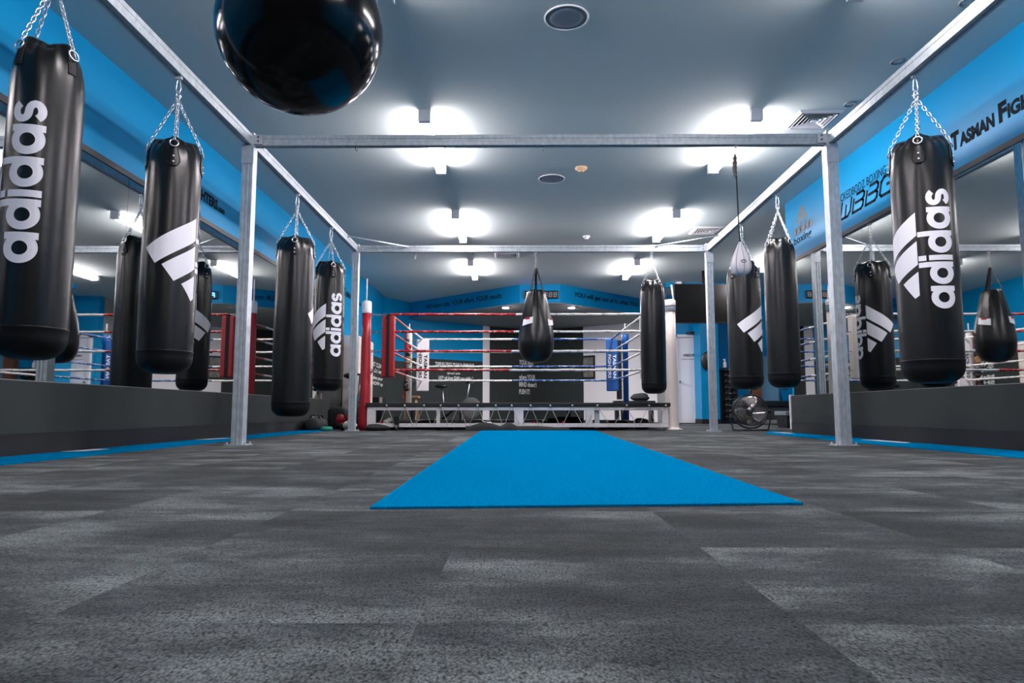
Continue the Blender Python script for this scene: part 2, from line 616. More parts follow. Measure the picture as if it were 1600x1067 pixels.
# door
d = thing('door_1', None, None, (3.8, 15.4, 0)); d['kind'] = 'structure'
link('door_leaf', box(B(), -0.19, 0.24, -0.05, -0.01, 0.01, 1.92), 'whitewall', d, bevel=0.004)
link('door_frame', box(box(B(), -0.25, -0.19, -0.07, 0, 0, 1.98), -0.25, 0.28, -0.07, 0, 1.93, 1.99), 'whitemetal', d)
bm = B(); ball(bm, (-0.15, -0.08, 0.93), 0.022, 10); tube(bm, [(-0.15, -0.05, 0.93), (-0.15, -0.08, 0.93)], 0.01, 8)
link('door_handle', bm, 'steel', d, True)
bm = B(); box(bm, 0.02, 0.26, -0.14, -0.05, 1.99, 2.05); link('door_closer', bm, 'blackp', d, bevel=0.005)
text('door_lettering', 'WBBGYM', 'sign', d, (-0.06, -0.052, 1.49), (1, 0, 0), (0, 0, 1), 0.27, 0.06, 0.02, 0.3)
text('door_lettering', 'STAFF ENTRANCE', 'sign', d, (-0.1, -0.052, 1.42), (1, 0, 0), (0, 0, 1), 0.33, 0.025)

# ------------------------------------------------------------------ mirrors
seams = [1.9, 3.0, 4.1, 5.2, 6.3, 7.4, 8.5, 9.6, LM_END]
for i, (a, b) in enumerate(zip(seams, seams[1:])):
    o = link('mirror_panel', box(B(), XL, XL + 0.006, a + 0.0015, b - 0.0015, ledge, mtop), 'mirror')
    lab = ['left wall mirror panel nearest the viewer, outside the picture edge', 'left wall mirror panel behind the nearest big lettered bag',
           'left wall mirror panel between the two nearest left bags', 'left wall mirror panel behind the bag with only slanted bars',
           'left wall mirror panel just beyond the second left bag', 'left wall mirror panel beside the near left steel post',
           'left wall mirror panel behind the long low-hanging black bag', 'farthest left wall mirror panel, behind the small lettered bag'][i]
    tag(o, lab, 'mirror', 'frameless mirrors along the left wall')
seams = [2.3, 3.4, 4.49, 5.58, 6.66, 7.6, YR_END - 0.06]
for i, (a, b) in enumerate(zip(seams, seams[1:])):
    o = link('mirror_panel', box(B(), XR - 0.006, XR, a + 0.0015, b - 0.0015, ledge, mtop), 'mirror')
    lab = ['right wall mirror panel nearest the viewer, outside the picture edge', 'right wall mirror panel at the right edge of the picture',
           'right wall mirror panel just right of the big lettered bag', 'right wall mirror panel behind the big lettered bag',
           'right wall mirror panel between the near right post and the big lettered bag', 'farthest right wall mirror panel, seen left of the near right post'][i]
    tag(o, lab, 'mirror', 'frameless mirrors along the right wall')

# ------------------------------------------------------------------ floor mats
bm = prism(B(), [(-0.413, 1.95), (0.84, 2.05), (1.08, 9.55), (-0.5, 9.55)], 0.0005, 0.007)
tag(link('floor_mat', bm, 'bluemat'), 'long bright blue carpet runner lying in the middle of the grey floor before the ring', 'mat')
bm = prism(B(), [(XL + 0.03, -1), (-2.6, -1), (-2.62, 9.9), (XL + 0.03, 10.6)], 0.0005, 0.006)
tag(link('floor_mat', bm, 'bluemat'), 'narrow blue carpet strip along the foot of the left mirror wall', 'mat')
bm = prism(B(), [(XR - 0.03, -1), (2.96, -1), (2.92, 6.0), (2.98, 8.3), (XR - 0.03, 9.3), ], 0.0005, 0.006)
tag(link('floor_mat', bm, 'bluemat'), 'narrow blue carpet strip along the foot of the right mirror wall', 'mat')
for (x, y, ln, rz, lab) in ((-2.95, 4.72, 0.16, 0.1, 'flat white blotch on the left blue strip under the big bags'), (-2.92, 6.65, 0.2, -0.1, 'flat white blotch on the left blue strip near the steel post'),
                            (3.3, 6.15, 0.34, 0.15, 'flat white blotch on the right blue strip beside the near steel post'), (3.3, 8.5, 0.2, 0.3, 'small white blotch at the far end of the right blue strip')):
    o = link('floor_blotch', prism(B(), [(-0.09, -ln), (0.03, -ln * 0.7), (0.08, ln * 0.8), (-0.03, ln)], 0, 0.0012), 'blotch')  # thin flat pale shape laid on the strip
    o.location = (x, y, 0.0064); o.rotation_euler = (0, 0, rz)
    tag(o, lab, 'blotch', 'pale blotches on the floor strips')

# ------------------------------------------------------------------ steel bag frame
XA, XB = -2.25, 2.62
YF, YN, YK = 1.85, 5.55, 9.4
ZB0, ZB1 = 2.49, 2.58
rig = thing('bag_frame', 'galvanized steel frame of square posts and overhead beams carrying the punching bags', 'frame', (0.2, 5.55, 0))
rx, ry = 0.2, 5.55


def rl(x, y, z): return (x - rx, y - ry, z)


def channel(poly_c, hw=0.045):
    # square section with two shallow pressed grooves on each of two faces
    h, g, dp = hw, 0.007, 0.006
    pts = [(-h, -h), (-0.024, -h), (-0.020, -h + dp), (-0.012, -h + dp), (-0.008, -h), (0.008, -h), (0.012, -h + dp), (0.020, -h + dp), (0.024, -h), (h, -h),
           (h, h), (0.024, h), (0.02, h - dp), (-0.02, h - dp), (-0.024, h), (-h, h)]
    return [(poly_c[0] + x, poly_c[1] + y) for x, y in pts]


for (x, y) in ((XA, YF), (XB, YF), (XA, YN), (XB, YN), (XA - 0.01, YK), (XB + 0.06, YK)):
    px, py, _ = rl(x, y, 0)
    p = link('post', prism(B(), channel((px, py)), 0.006, 2.6), 'galv', rig)
    link('base_plate', box(B(), px - 0.09, px + 0.09, py - 0.07, py + 0.07, 0.0, 0.008), 'zinc', p)
    for sx in (-1, 1):
        for sy in (-1, 1):
            link('bolt', disc_prism(B(), (px + sx * 0.073, py + sy * 0.052, 0.008), 0.008, 0.018, 8), 'zinc', p)
    bm = B()
    box(bm, px - 0.05, px + 0.05, py - 0.05, py - 0.0455, 2.33, 2.49)
    link('corner_plate', bm, 'zinc', p)
    sgn = 1 if x < 0 else -1
    bm = B()
    box(bm, px + sgn * 0.0455, px + sgn * 0.12, py - 0.052, py - 0.046, 2.495, 2.575)
    link('corner_plate', bm, 'zinc', p)
    for (bx, bz) in ((px + sgn * 0.085, 2.52), (px + sgn * 0.085, 2.555)):
        link('bolt', disc_prism(B(), (bx, py - 0.058, bz), 0.007, 0.012, 8, 'Y'), 'blackp', p)


def lip_beam(name, a, b):
    bm = B()
    a, b = Vector(a), Vector(b)
    d = (b - a).normalized()
    n = Vector((-d.y, d.x, 0))
    prof = [(-0.032, 0), (-0.016, 0), (-0.016, 0.012), (0.016, 0.012), (0.016, 0), (0.032, 0), (0.032, 0.03), (0.028, 0.034), (0.028, 0.056), (0.032, 0.06), (0.032, 0.09), (-0.032, 0.09), (-0.032, 0.06), (-0.028, 0.056), (-0.028, 0.034), (-0.032, 0.03)]
    r0 = [bm.verts.new(a + n * x + Vector((0, 0, z))) for x, z in prof]
    r1 = [bm.verts.new(b + n * x + Vector((0, 0, z))) for x, z in prof]
    k = len(prof)
    for i in range(k):
        bm.faces.new((r0[i], r0[(i + 1) % k], r1[(i + 1) % k], r1[i]))
    bm.faces.new(r0); bm.faces.new(r1[::-1])
    return link(name, bm, 'galv', rig)


lip_beam('side_beam', rl(XA, YF + 0.045, ZB0), rl(XA, YN - 0.045, ZB0))
lip_beam('side_beam', rl(XA, YN + 0.045, ZB0), rl(XA - 0.01, YK - 0.045, ZB0))
lip_beam('side_beam', rl(XB, YF + 0.045, ZB0), rl(XB, YN - 0.045, ZB0))
lip_beam('side_beam', rl(XB, YN + 0.045, ZB0), rl(XB + 0.06, YK - 0.045, ZB0))
fb = lip_beam('cross_beam', rl(XA + 0.045, YN, ZB0), rl(XB - 0.045, YN, ZB0))
kb = lip_beam('cross_beam', rl(XA + 0.035, YK, ZB0), rl(XB + 0.015, YK, ZB0))
lip_beam('cross_beam', rl(XA + 0.045, YF, ZB0), rl(XB - 0.045, YF, ZB0))
for (x0, y0, x1, y1) in ((XA + 0.03, 8.78, -1.52, YK - 0.035), (XB + 0.02, 8.78, 1.93, YK - 0.035), ):
    bm = tube(B(), [rl(x0, y0, 2.56), rl(x1, y1, 2.56)], 0.012, 8)
    link('brace', bm, 'galv', rig, True)
for (x, y) in ((-1.36, YN), (-0.61, YN), (0.21, YN), (-1.43, YK), (-0.62, YK), (1.05, YK)):
    bm = tube(B(), [rl(x, y, 2.492), rl(x, y, 2.465), rl(x + 0.012, y, 2.452), rl(x + 0.02, y, 2.46)], 0.004, 6)
    link('eye_hook', bm, 'steel', rig, True)
bm = tube(B(), ring_pts(rl(-1.43, YK, 2.42), 0.03, (0.35, 0, 0), (0, 0, 1), 14), 0.004, 6, closed=True)
link('carabiner', bm, 'steel', rig, True)


# ------------------------------------------------------------------ heavy bags
def hang_gear(root, bx, by, hz, apex, ring_tops, long_chain=False):
    """eye, carabiner, swivel and the chains; local z is measured from the floor"""
    bm = B()
    box(bm, -0.02, 0.02, -0.012, 0.012, hz - 0.02, hz - 0.001)
    link('beam_eye', bm, 'zinc', root)
    bm = B()
    c = Vector((0, 0, hz - 0.065))
    pts = []
    for k in range(16):
        a = 2 * PI * k / 16
        rr = 0.018 if math.sin(a) < 0 else 0.013
        pts.append(c + Vector((rr * math.cos(a), 0, 0.05 * math.sin(a))))
    tube(bm, pts, 0.0042, 6, closed=True)
    link('carabiner', bm, 'chrome', root, True)
    z1 = hz - 0.115
    bm = B()
    if long_chain:
        chain(bm, (-0.012, 0, hz - 0.1), (-0.006, 0, apex), w=0.008)
        chain(bm, (0.012, 0, hz - 0.1), (0.006, 0, apex), w=0.008)
        link('chain', bm, 'chrome', root, True)
    else:
        zz = (z1 + apex) / 2
        hh = (z1 - apex) / 2 + 0.01
        tube(bm, ring_pts((0, 0, zz), 0.014, (1, 0, 0), (0, 0, hh * 70), 16), 0.0042, 6, closed=True)
        link('swivel', bm, 'chrome', root, True)
        link('swivel_pin', tube(B(), [(-0.022, 0, zz), (0.022, 0, zz)], 0.008, 8), 'chrome', root, True)
    for p in ring_tops:
        bm = chain(B(), (0, 0, apex), p)
        link('chain', bm, 'chrome', root, True)


def heavy_bag(label, X, Y, zt, zb, R, strap_phi, base_deg=None, z0=None, apex=None, patch=True, long_chain=False, hz=ZB0, seed=0):
    """base_deg: where the foot of the lettering sits round the bag, seen from the front; z0: height where the word begins"""
    rnd = random.Random(seed)
    root = thing('punching_bag', label, 'punching bag', (X, Y, 0), 0, 'heavy bags hanging from the steel frame')
    fr = Vector((-X, -Y)).normalized()           # towards the viewer's side of the room
    base = math.atan2(fr.y, fr.x)

    def ang(phi): return base + phi               # phi to the right as seen from the front
    L = zt - zb
    straps = [math.radians(strap_phi + 90 * k) for k in range(4)]
    ph1, ph2, ph3 = rnd.random() * 6, rnd.random() * 6, rnd.random() * 6

    def rad(phi, z):
        v = zt - z
        bulge = 1.0 + 0.025 * math.sin(PI * min(1, max(0, v / L))) + 0.01 * (v / L)
        r = R * bulge * 0.985
        c4 = math.cos(4 * (phi - straps[0]))
        sh = math.exp(-max(v, 0) / 0.11)
        r -= R * math.exp(-max(v, 0) / 0.055) * (0.25 - 0.05 * c4)
        r -= R * sh * 0.03
        # folds that radiate from the strap points
        for s in straps:
            dphi = (phi - s + PI) % (2 * PI) - PI
            e = math.exp(-(dphi / 0.75) ** 2) * math.exp(-max(v - 0.02, 0) / 0.15)
            r += R * 0.055 * e * math.cos(dphi * 11 * (1 - min(v, 0.4)))
        r += R * 0.006 * math.sin(3 * phi + ph1 + 5 * z) + R * 0.004 * math.sin(7 * phi + ph2 + 3 * z)
        r += R * 0.012 * math.sin(2 * phi + ph3 - 4 * z) * math.exp(-v / 0.5)
        return r

    def rimz(phi):
        return -0.028 * (0.5 - 0.5 * math.cos(4 * (phi - straps[0])))
    nseg = 96
    capz = zb + 0.14
    # main body
    bm = B()
    zs = [zt - L * 0.0]
    v = 0.0
    vs = []
    while v < zt - capz:
        vs.append(v)
        v += 0.012 if v < 0.3 else 0.05
    vs.append(zt - capz)

    def P(k, v, inset=0.0):
        phi = 2 * PI * k / nseg
        z = zt - v
        r = rad(phi, z) - inset
        zz = z + rimz(phi) * math.exp(-v / 0.06)
        a = ang(phi)
        return (r * math.cos(a), r * math.sin(a), zz)
    rows = [[bm.verts.new(P(k, v)) for k in range(nseg)] for v in vs]
    # rolled rim and sunken top
    top = []
    for f, dz in ((0.975, 0.010), (0.92, 0.017), (0.8, 0.022), (0.5, 0.026), (0.2, 0.028)):
        row = []
        for k in range(nseg):
            phi = 2 * PI * k / nseg
            r = rad(phi, zt) * f
            a = ang(phi)
            row.append(bm.verts.new((r * math.cos(a), r * math.sin(a), zt + dz + rimz(phi) * f)))
        top.append(row)
    allr = top[::-1] + rows
    for a, b in zip(allr, allr[1:]):
        for k in range(nseg):
            bm.faces.new((a[k], a[(k + 1) % nseg], b[(k + 1) % nseg], b[k]))
    bm.faces.new(allr[0])
    link('bag_body', bm, 'vinyl', root, True)
    # base panel, sewn on below a seam
    bm = B()
    rows = []
    cr = 0.10
    prof = [(0.002, capz + 0.004), (0.004, capz), (0.001, capz - 0.006), (0.0, zb + cr)]
    for k in range(1, 9):
        a = k / 8 * PI / 2
        prof.append((-(cr * (1 - math.cos(a))), zb + cr - cr * math.sin(a)))
    for inset, z in prof:
        row = []
        for k in range(nseg):
            phi = 2 * PI * k / nseg
            r = rad(phi, max(z, capz - 0.05)) + inset
            a = ang(phi)
            row.append(bm.verts.new((r * math.cos(a), r * math.sin(a), z)))
        rows.append(row)
    for a, b in zip(rows, rows[1:]):
        for k in range(nseg):
            bm.faces.new((a[k], a[(k + 1) % nseg], b[(k + 1) % nseg], b[k]))
    bm.faces.new(rows[-1][::-1])
    link('base_panel', bm, 'vinyl2', root, True)
    # straps with rivets and D rings
    tops = []
    if apex is None: apex = zt + 0.30
    for s in straps:
        def SP(dphi, z, out):
            phi = s + dphi
            r = rad(phi, z) + out
            a = ang(phi)
            return Vector((r * math.cos(a), r * math.sin(a), z))
        Rr = R
        zc = zt - 0.125
        if patch:
            bm = B()
            def pf(u, v):
                # teardrop patch, narrow above, round below
                t = -0.075 + 0.15 * v
                wdt = 0.042 * math.sqrt(max(0.0, 1 - ((t + 0.028) / 0.05) ** 2)) if t < -0.02 else 0.042 - (t + 0.02) * 0.28
                wdt = max(wdt, 0.004)
                return SP((2 * u - 1) * wdt / Rr, zc + t, 0.005)
            grid_map(bm, pf, 8, 14)
            st = link('strap_patch', bm, 'vinyl2', root, True)
            md = st.modifiers.new('thick', 'SOLIDIFY'); md.thickness = 0.004; md.offset = -1
            for t in (-0.008, -0.045):
                link('rivet', ball(B(), SP(0, zc + t, 0.006), 0.008, 8), 'chrome', st, True)
        else:
            bm = B()
            grid_map(bm, lambda u, v: SP((2 * u - 1) * 0.02 / Rr, zt - 0.14 + 0.12 * v, 0.006), 3, 6)
            st = link('strap_patch', bm, 'strap', root)
            md = st.modifiers.new('thick', 'SOLIDIFY'); md.thickness = 0.004; md.offset = -1
        # D ring
        out = Vector((math.cos(ang(s)), math.sin(ang(s)), 0))
        sd = Vector((-out.y, out.x, 0))
        rc = SP(0, zt - 0.045, 0.012)
        bm = tube(B(), ring_pts(rc, 0.025, sd, (Vector((0, 0, 1)) - out * 0.25).normalized(), 18), 0.0038, 6, closed=True)
        link('ring', bm, 'chrome', root, True)
        tops.append(rc + Vector((0, 0, 0.026)) - out * 0.008)
    hang_gear(root, 0, 0, hz, apex, tops, long_chain)
    # print
    if base_deg is not None:
        b0 = math.radians(base_deg)
        bm = B()
        for fn, nu, nv in mark_pieces():
            def q(u, v):
                t, s_ = fn(u, v)
                phi = b0 - s_ / (R * 1.0)
                z = z0 + t
                r = rad(phi, z) + 0.0022
                a = ang(phi)
                return (r * math.cos(a), r * math.sin(a), z)
            grid_map(bm, q, nu, nv)
        o = link('printed_mark', bm, 'logo', root)
        o['label'] = 'white printed word and three slanted bars'
    return root


heavy_bag('nearest left heavy bag, black vinyl with white word read bottom to top', XA, 3.12, 2.0, 0.51, 0.150, 38, 2, 0.93, apex=2.36, patch=False, seed=1)
heavy_bag('second left heavy bag, black with three white slanted bars at its right side', XA, 4.33, 2.02, 0.51, 0.163, -3, 130, at(300, 333, Y=4.2).z - 0.62, apex=2.33, seed=2)
heavy_bag('long black bag hanging lowest, bottom nearly at the floor on the left', XA, 6.80, 2.01, 0.22, 0.185, -4, 207, at(485, 500, Y=6.65).z - 0.32, apex=2.32, long_chain=True, seed=3)
heavy_bag('fourth bag of the left row, black with white bars and word facing front', XA, 8.08, 2.04, 0.51, 0.174, 12, 54, at(525, 557, Y=7.95).z, apex=2.32, long_chain=True, seed=4)
heavy_bag('big black bag at the far right with white bars and word, before the mirror', XB + 0.02, 4.35, 2.03, 0.45, 0.178, -2, 50, at(1480, 483, Y=4.2).z, apex=2.33, seed=5)
heavy_bag('plain black bag without print just left of the near right post', XB + 0.05, 6.84, 2.0, 0.505, 0.156, 42, None, apex=2.31, long_chain=True, patch=False, seed=6)
heavy_bag('black bag with slanted white bars hanging behind the white speed ball', XB + 0.045, 7.95, 2.0, 0.525, 0.188, -38, 134, at(1188, 477, Y=7.85).z - 0.62, apex=2.31, seed=7)
heavy_bag('slim plain black bag hanging before the white ring corner', 1.88, YK, 2.06, 0.51, 0.168, 42, None, apex=2.36, long_chain=True, patch=False, seed=8)
# little hang tag on the nearest bag
tb = [o for o in COL.objects if o.get('label', '').startswith('nearest left heavy bag')][0]


# ------------------------------------------------------------------ teardrop bag
root = thing('teardrop_bag', 'black teardrop punching bag on three webbing straps in front of the ring clock', 'punching bag', (0.265, YK, 0))


def tear(a, r, z):
    v = max(0, 1.93 - z)
    k = 0.05 * math.exp(-v / 0.16)
    return (r * (1 + k * math.sin(13 * a + 2 * math.sin(3 * a)) + 0.01 * math.sin(5 * a + z * 9)), z)


prof = [(0.03, 1.95), (0.09, 1.945), (0.115, 1.93), (0.125, 1.91), (0.132, 1.88), (0.142, 1.84), (0.155, 1.79), (0.17, 1.73), (0.186, 1.66), (0.202, 1.58), (0.218, 1.5), (0.232, 1.41), (0.243, 1.32), (0.248, 1.24), (0.245, 1.16), (0.228, 1.08), (0.195, 1.01), (0.15, 0.965), (0.09, 0.94), (0.03, 0.933)]
link('bag_body', lathe(B(), prof, 72, fn=tear), 'vinyl', root, True)
for k, a in enumerate((-2.2, -0.75, 1.57)):
    bm = B()
    p0 = Vector((0.118 * math.cos(a), 0.118 * math.sin(a), 1.86)); p1 = Vector((0.105 * math.cos(a), 0.105 * math.sin(a), 1.94)); p2 = Vector((0.008 * math.cos(a), 0.008 * math.sin(a), 2.26))
    sd = Vector((-math.sin(a), math.cos(a), 0)) * 0.016
    out = Vector((math.cos(a), math.sin(a), 0)) * 0.018
    for q0, q1 in ((p0 + out, p1 + out), (p1 + out, p2)):
        quad(bm, q0 - sd, q0 + sd, q1 + sd, q1 - sd)
    o = link('strap', bm, 'strap', root)
    md = o.modifiers.new('thick', 'SOLIDIFY'); md.thickness = 0.004
bm = B()
chain(bm, (0, 0, 2.26), (0, 0, 2.47), w=0.01, wr=0.0035)
link('chain', bm, 'steel', root, True)
link('beam_eye', box(B(), -0.015, 0.015, -0.01, 0.01, 2.465, 2.489), 'zinc', root)


def tear_r(z):
    for (r0, z0), (r1, z1) in zip(prof, prof[1:]):
        if z1 <= z <= z0: return r0 + (r1 - r0) * (z0 - z) / (z0 - z1)
    return 0.2


for phi0, lab in ((-2.15, 'white badge with a red top'), (-0.45, 'pale badge')):
    bm = B()
    grid_map(bm, lambda u, v: ((tear_r(1.43 + 0.09 * v) * 1.02 + 0.004) * math.cos(phi0 + 0.36 * (2 * u - 1)), (tear_r(1.43 + 0.09 * v) * 1.02 + 0.004) * math.sin(phi0 + 0.36 * (2 * u - 1)), 1.43 + 0.09 * v + 0.03 * u), 8, 3)
    o = link('badge', bm, 'whitep', root); o['label'] = lab
    bm = B()
    grid_map(bm, lambda u, v: ((tear_r(1.5) * 1.02 + 0.006) * math.cos(phi0 + 0.16 * (2 * u - 1)), (tear_r(1.5) * 1.02 + 0.006) * math.sin(phi0 + 0.16 * (2 * u - 1)), 1.515 + 0.03 * v), 6, 2)
    link('badge_top', bm, 'red', o)

# ------------------------------------------------------------------ hanging ball (close, top of the picture)
BY = 1.9
bc = at(478, 63, Y=BY)
root = thing('hanging_ball_bag', 'large glossy black ball-shaped bag hanging close at the top of the picture', 'punching bag', (bc.x, YF, 0))
bc = Vector((bc.x, YF, bc.z))
bm = B()
prof = []
Rb = 0.232
for k in range(1, 32):
    a = PI * k / 32
    r, z = Rb * math.sin(a), Rb * math.cos(a)
    if z > 0: z *= 1.12
    prof.append((r, z))
prof.insert(0, (0.008, Rb * 1.125)); prof.append((0.006, -Rb))
lathe(bm, prof, 64, (0, 0, bc.z - 0.0), cap=True)
link('ball_body', bm, 'gloss', root, True)
bm = lathe(B(), [(0.05, 0), (0.055, 0.01), (0.05, 0.03), (0.02, 0.04)], 24, (0, 0, bc.z + Rb * 1.10))
link('top_collar', bm, 'blackp', root, True)
for k in range(4):
    a = PI / 4 + k * PI / 2
    link('chain', chain(B(), (0.04 * math.cos(a), 0.04 * math.sin(a), bc.z + Rb * 1.12 + 0.02), (0, 0, bc.z + 0.62)), 'chrome', root, True)
link('chain', chain(B(), (0, 0, bc.z + 0.62), (0, 0, ZB0 - 0.001)), 'chrome', root, True)

# ------------------------------------------------------------------ speed ball
root = thing('speed_ball', 'white leather speed ball on a black cord below the near crossbeam', 'speed ball', (1.845, YN, 0))
prof = [(0.008, 1.665), (0.014, 1.655), (0.026, 1.635), (0.04, 1.605), (0.056, 1.57), (0.07, 1.535), (0.08, 1.5), (0.084, 1.47), (0.082, 1.44), (0.072, 1.415), (0.055, 1.396), (0.032, 1.386), (0.008, 1.383)]
link('ball_body', lathe(B(), prof, 48, fn=lambda a, r, z: (r * (1 - 0.03 * abs(math.cos(4 * a)) ** 18), z)), mat('white_leather', (240, 234, 240), 0.42), root, True)
bm = B()
for k in range(8):
    a = k * PI / 4 + 0.02
    tube(bm, [((r + 0.0002) * math.cos(a), (r + 0.0002) * math.sin(a), z) for r, z in prof[1:-1]], 0.0012, 5)
link('seam', bm, 'strap', root, True)
bm = tube(B(), ring_pts((-0.004, -0.084, 1.487), 1.0, (0.02, 0, 0), (0, 0, 0.011), 16), 0.0022, 5, closed=True)
o = link('oval_mark', bm, 'sign', root, True); o['label'] = 'dark oval mark'
bm = tube(B(), [(0, 0, 1.66), (-0.006, 0, 1.80), (-0.014, 0, 2.40)], 0.0055, 6)
link('cord', bm, 'strap', root, True)
bm = B()
for k in range(5):
    chain(bm, (-0.018 + 0.006 * math.cos(k * 1.3), 0.006 * math.sin(k * 1.3), 2.41), (-0.026 + 0.012 * math.cos(k * 1.3), 0.012 * math.sin(k * 1.3), 2.21 + 0.03 * (k % 3)), pitch=0.02, w=0.007)
link('chain', bm, mat('dull_chain', (120, 112, 104), 0.4, 0.8), root, True)
bm = tube(B(), ring_pts((-0.012, 0, 2.445), 0.016, (0.8, 0, 0), (0, 0, 2.3), 16), 0.004, 6, closed=True)
link('carabiner', bm, 'chrome', root, True)
link('beam_eye', box(B(), -0.02, 0.0, -0.01, 0.01, 2.468, 2.489), 'zinc', root)
link('cord_ring', tube(B(), ring_pts((0, 0, 1.672), 0.011, (1, 0, 0), (0, 0, 1), 12), 0.003, 5, closed=True), 'chrome', root, True)

# ------------------------------------------------------------------ boxing ring
RY0, RY1 = 9.75, 13.75
ring = thing('boxing_ring', 'raised boxing ring with red, white and blue ropes and white truss base', 'boxing ring', (0, 11.75, 0))


def g(x, y, z): return Vector((x, y - 11.75, z))


def rbox(name, x0, x1, y0, y1, z0, z1, m, bevel=0.0, parent=ring):
    return link(name, box(B(), x0, x1, y0 - 11.75, y1 - 11.75, z0, z1), m, parent, bevel=bevel)


canv = rbox('canvas', -2.16, 2.18, RY0, RY1, 0.335, 0.392, 'canvas', 0.01)
stiles = [(-2.14, -2.02), (-1.15, -1.1), (-0.04, 0.09), (0.98, 1.07), (1.1, 1.18), (2.06, 2.15)]
for yy in (RY0 + 0.03, RY1 - 0.08):
    link('truss_rail', box(B(), -2.14, 2.15, yy - 11.75, yy - 11.75 + 0.05, 0.285, 0.333), 'whitemetal', ring, bevel=0.003)
    link('truss_rail', box(B(), -2.14, 2.15, yy - 11.75, yy - 11.75 + 0.05, 0.045, 0.10), 'whitemetal', ring, bevel=0.003)
    for k, (a, b) in enumerate(stiles):
        if k == 4: continue
        link('truss_upright', box(B(), a, b, yy - 11.75 - 0.002, yy - 11.75 + 0.048, 0.10, 0.285), 'whitemetal', ring)
    link('truss_foot', box(B(), 0.005, 0.055, yy - 11.75, yy - 11.75 + 0.04, 0, 0.05), 'whitemetal', ring)
for xx in (-2.14, 2.10):
    link('truss_rail', box(B(), xx, xx + 0.05, RY0 - 11.75 + 0.08, RY1 - 11.75 - 0.08, 0.285, 0.333), 'whitemetal', ring)
    link('truss_rail', box(B(), xx, xx + 0.05, RY0 - 11.75 + 0.08, RY1 - 11.75 - 0.08, 0.045, 0.10), 'whitemetal', ring)
rbox('truss_upright', 1.11, 1.18, RY0 + 0.1, RY0 + 0.15, 0.03, 0.335, 'galv')
# lacing cords
tops = [605.6, 633.6, 663.6, 689.3, 717, 746.6, 775, 799.6, 829, 859.4, 893.4, 932.3, 977.5, 1012.2, 1038]
tx = [(p - 808) * 9.78 / 1067 for p in tops]
for i, x in enumerate(tx):
    bm = B()
    yl = RY0 + 0.018
    xl = x - (x - tx[i - 1]) * 0.40 if i else x - 0.1
    xr = x + (tx[i + 1] - x) * 0.38 if i < len(tx) - 1 else None
    pts = [g(xl, yl + 0.01, 0.08), g(xl, yl, 0.10), g(x - 0.012, yl, 0.325), g(x, yl - 0.012, 0.345)]
    if xr is not None:
        pts += [g(x + 0.012, yl, 0.325), g(xr, yl, 0.10), g(xr, yl + 0.01, 0.08)]
    tube(bm, pts, 0.0042, 5)
    link('lacing_cord', bm, 'cord', ring, True)
    link('cord_knot', ball(B(), g(x, yl - 0.035, 0.352), 0.014, 8), 'cord', ring, True)

cx, cy0, cy1 = 1.86, 9.92, 13.4
rz_ = [1.685, 1.43, 1.145, 0.868]


def rope(p, q, m, tapem, seed):
    rnd = random.Random(seed)
    p, q = Vector(p), Vector(q)
    n = 26
    pts, rs = [], []
    for k in range(n + 1):
        f = k / n
        c = p.lerp(q, f)
        c.z += rnd.uniform(-0.0025, 0.0025)
        pts.append(c)
        rs.append(0.0175 + rnd.uniform(-0.0015, 0.0015))
    o = link('rope', tube(B(), pts, rs, 8), m, ring, True)


for i, z in enumerate(rz_):
    A, Bc, Cc, D = g(-cx, cy0, z), g(cx, cy0, z), g(cx, cy1, z), g(-cx, cy1, z)
    fx = -0.02 - 0.03 * i
    mid = g(fx, cy0, z - 0.004)
    rope(A, mid, 'rred', 'tape', i); rope(mid, Bc, 'rwhite', None, i + 10)
    mid = g(-0.1, cy1, z - 0.004)
    rope(D, mid, 'rwhite', None, i + 20); rope(mid, Cc, 'rblue', 'tapeb', i + 30)
    mid = g(-cx, 11.4, z - 0.004)
    rope(A, mid, 'rred', 'tape', i + 40); rope(mid, D, 'rwhite', None, i + 50)
    mid = g(cx, 11.6, z - 0.004)
    rope(Bc, mid, 'rwhite', None, i + 60); rope(mid, Cc, 'rblue', 'tapeb', i + 70)
    for (x, y, px_, py_) in ((-cx, cy0, -2.2, 9.93), (cx, cy0, 2.22, 9.93), (cx, cy1, 2.16, 13.6), (-cx, cy1, -2.16, 13.6)):
        s = -1 if x < 0 else 1
        bm = chain(B(), g(x + s * 0.03, y, z), g(px_ - s * 0.05, py_, z), pitch=0.045, w=0.014, wr=0.005, sag=0.008)
        link('turnbuckle_chain', bm, 'steel', ring, True)
# corner posts
bm = lathe(B(), [(0.088, 0.0), (0.088, 0.1), (0.075, 0.5), (0.068, 1.3), (0.066, 1.72)], 28, g(-2.21, 9.93, 0))
p = link('corner_post', bm, 'red', ring, True); p['label'] = 'red padded corner post with white cap'
link('post_cap', lathe(B(), [(0.068, 1.70), (0.070, 1.72), (0.070, 1.87), (0.05, 1.885)], 28, g(-2.21, 9.93, 0)), 'whitep', p, True)
bm = lathe(B(), [(0.14, 0.0), (0.14, 0.02), (0.095, 0.03), (0.09, 0.05), (0.09, 0.7), (0.078, 1.2), (0.076, 1.74)], 32, g(2.24, 9.93, 0))
p = link('corner_post', bm, 'cream', ring, True); p['label'] = 'cream white corner column'
link('post_cap', lathe(B(), [(0.084, 1.72), (0.084, 1.88), (0.07, 1.895)], 32, g(2.24, 9.93, 0)), 'whitep', p, True)
link('post_band', tube(B(), [g(2.24, 9.93, 0) + Vector((0.087 * math.cos(t * PI / 12), 0.087 * math.sin(t * PI / 12), 1.80 + 0.006 * math.cos(t * PI / 12))) for t in range(24)], 0.005, 6, closed=True), 'blackp', p, True)
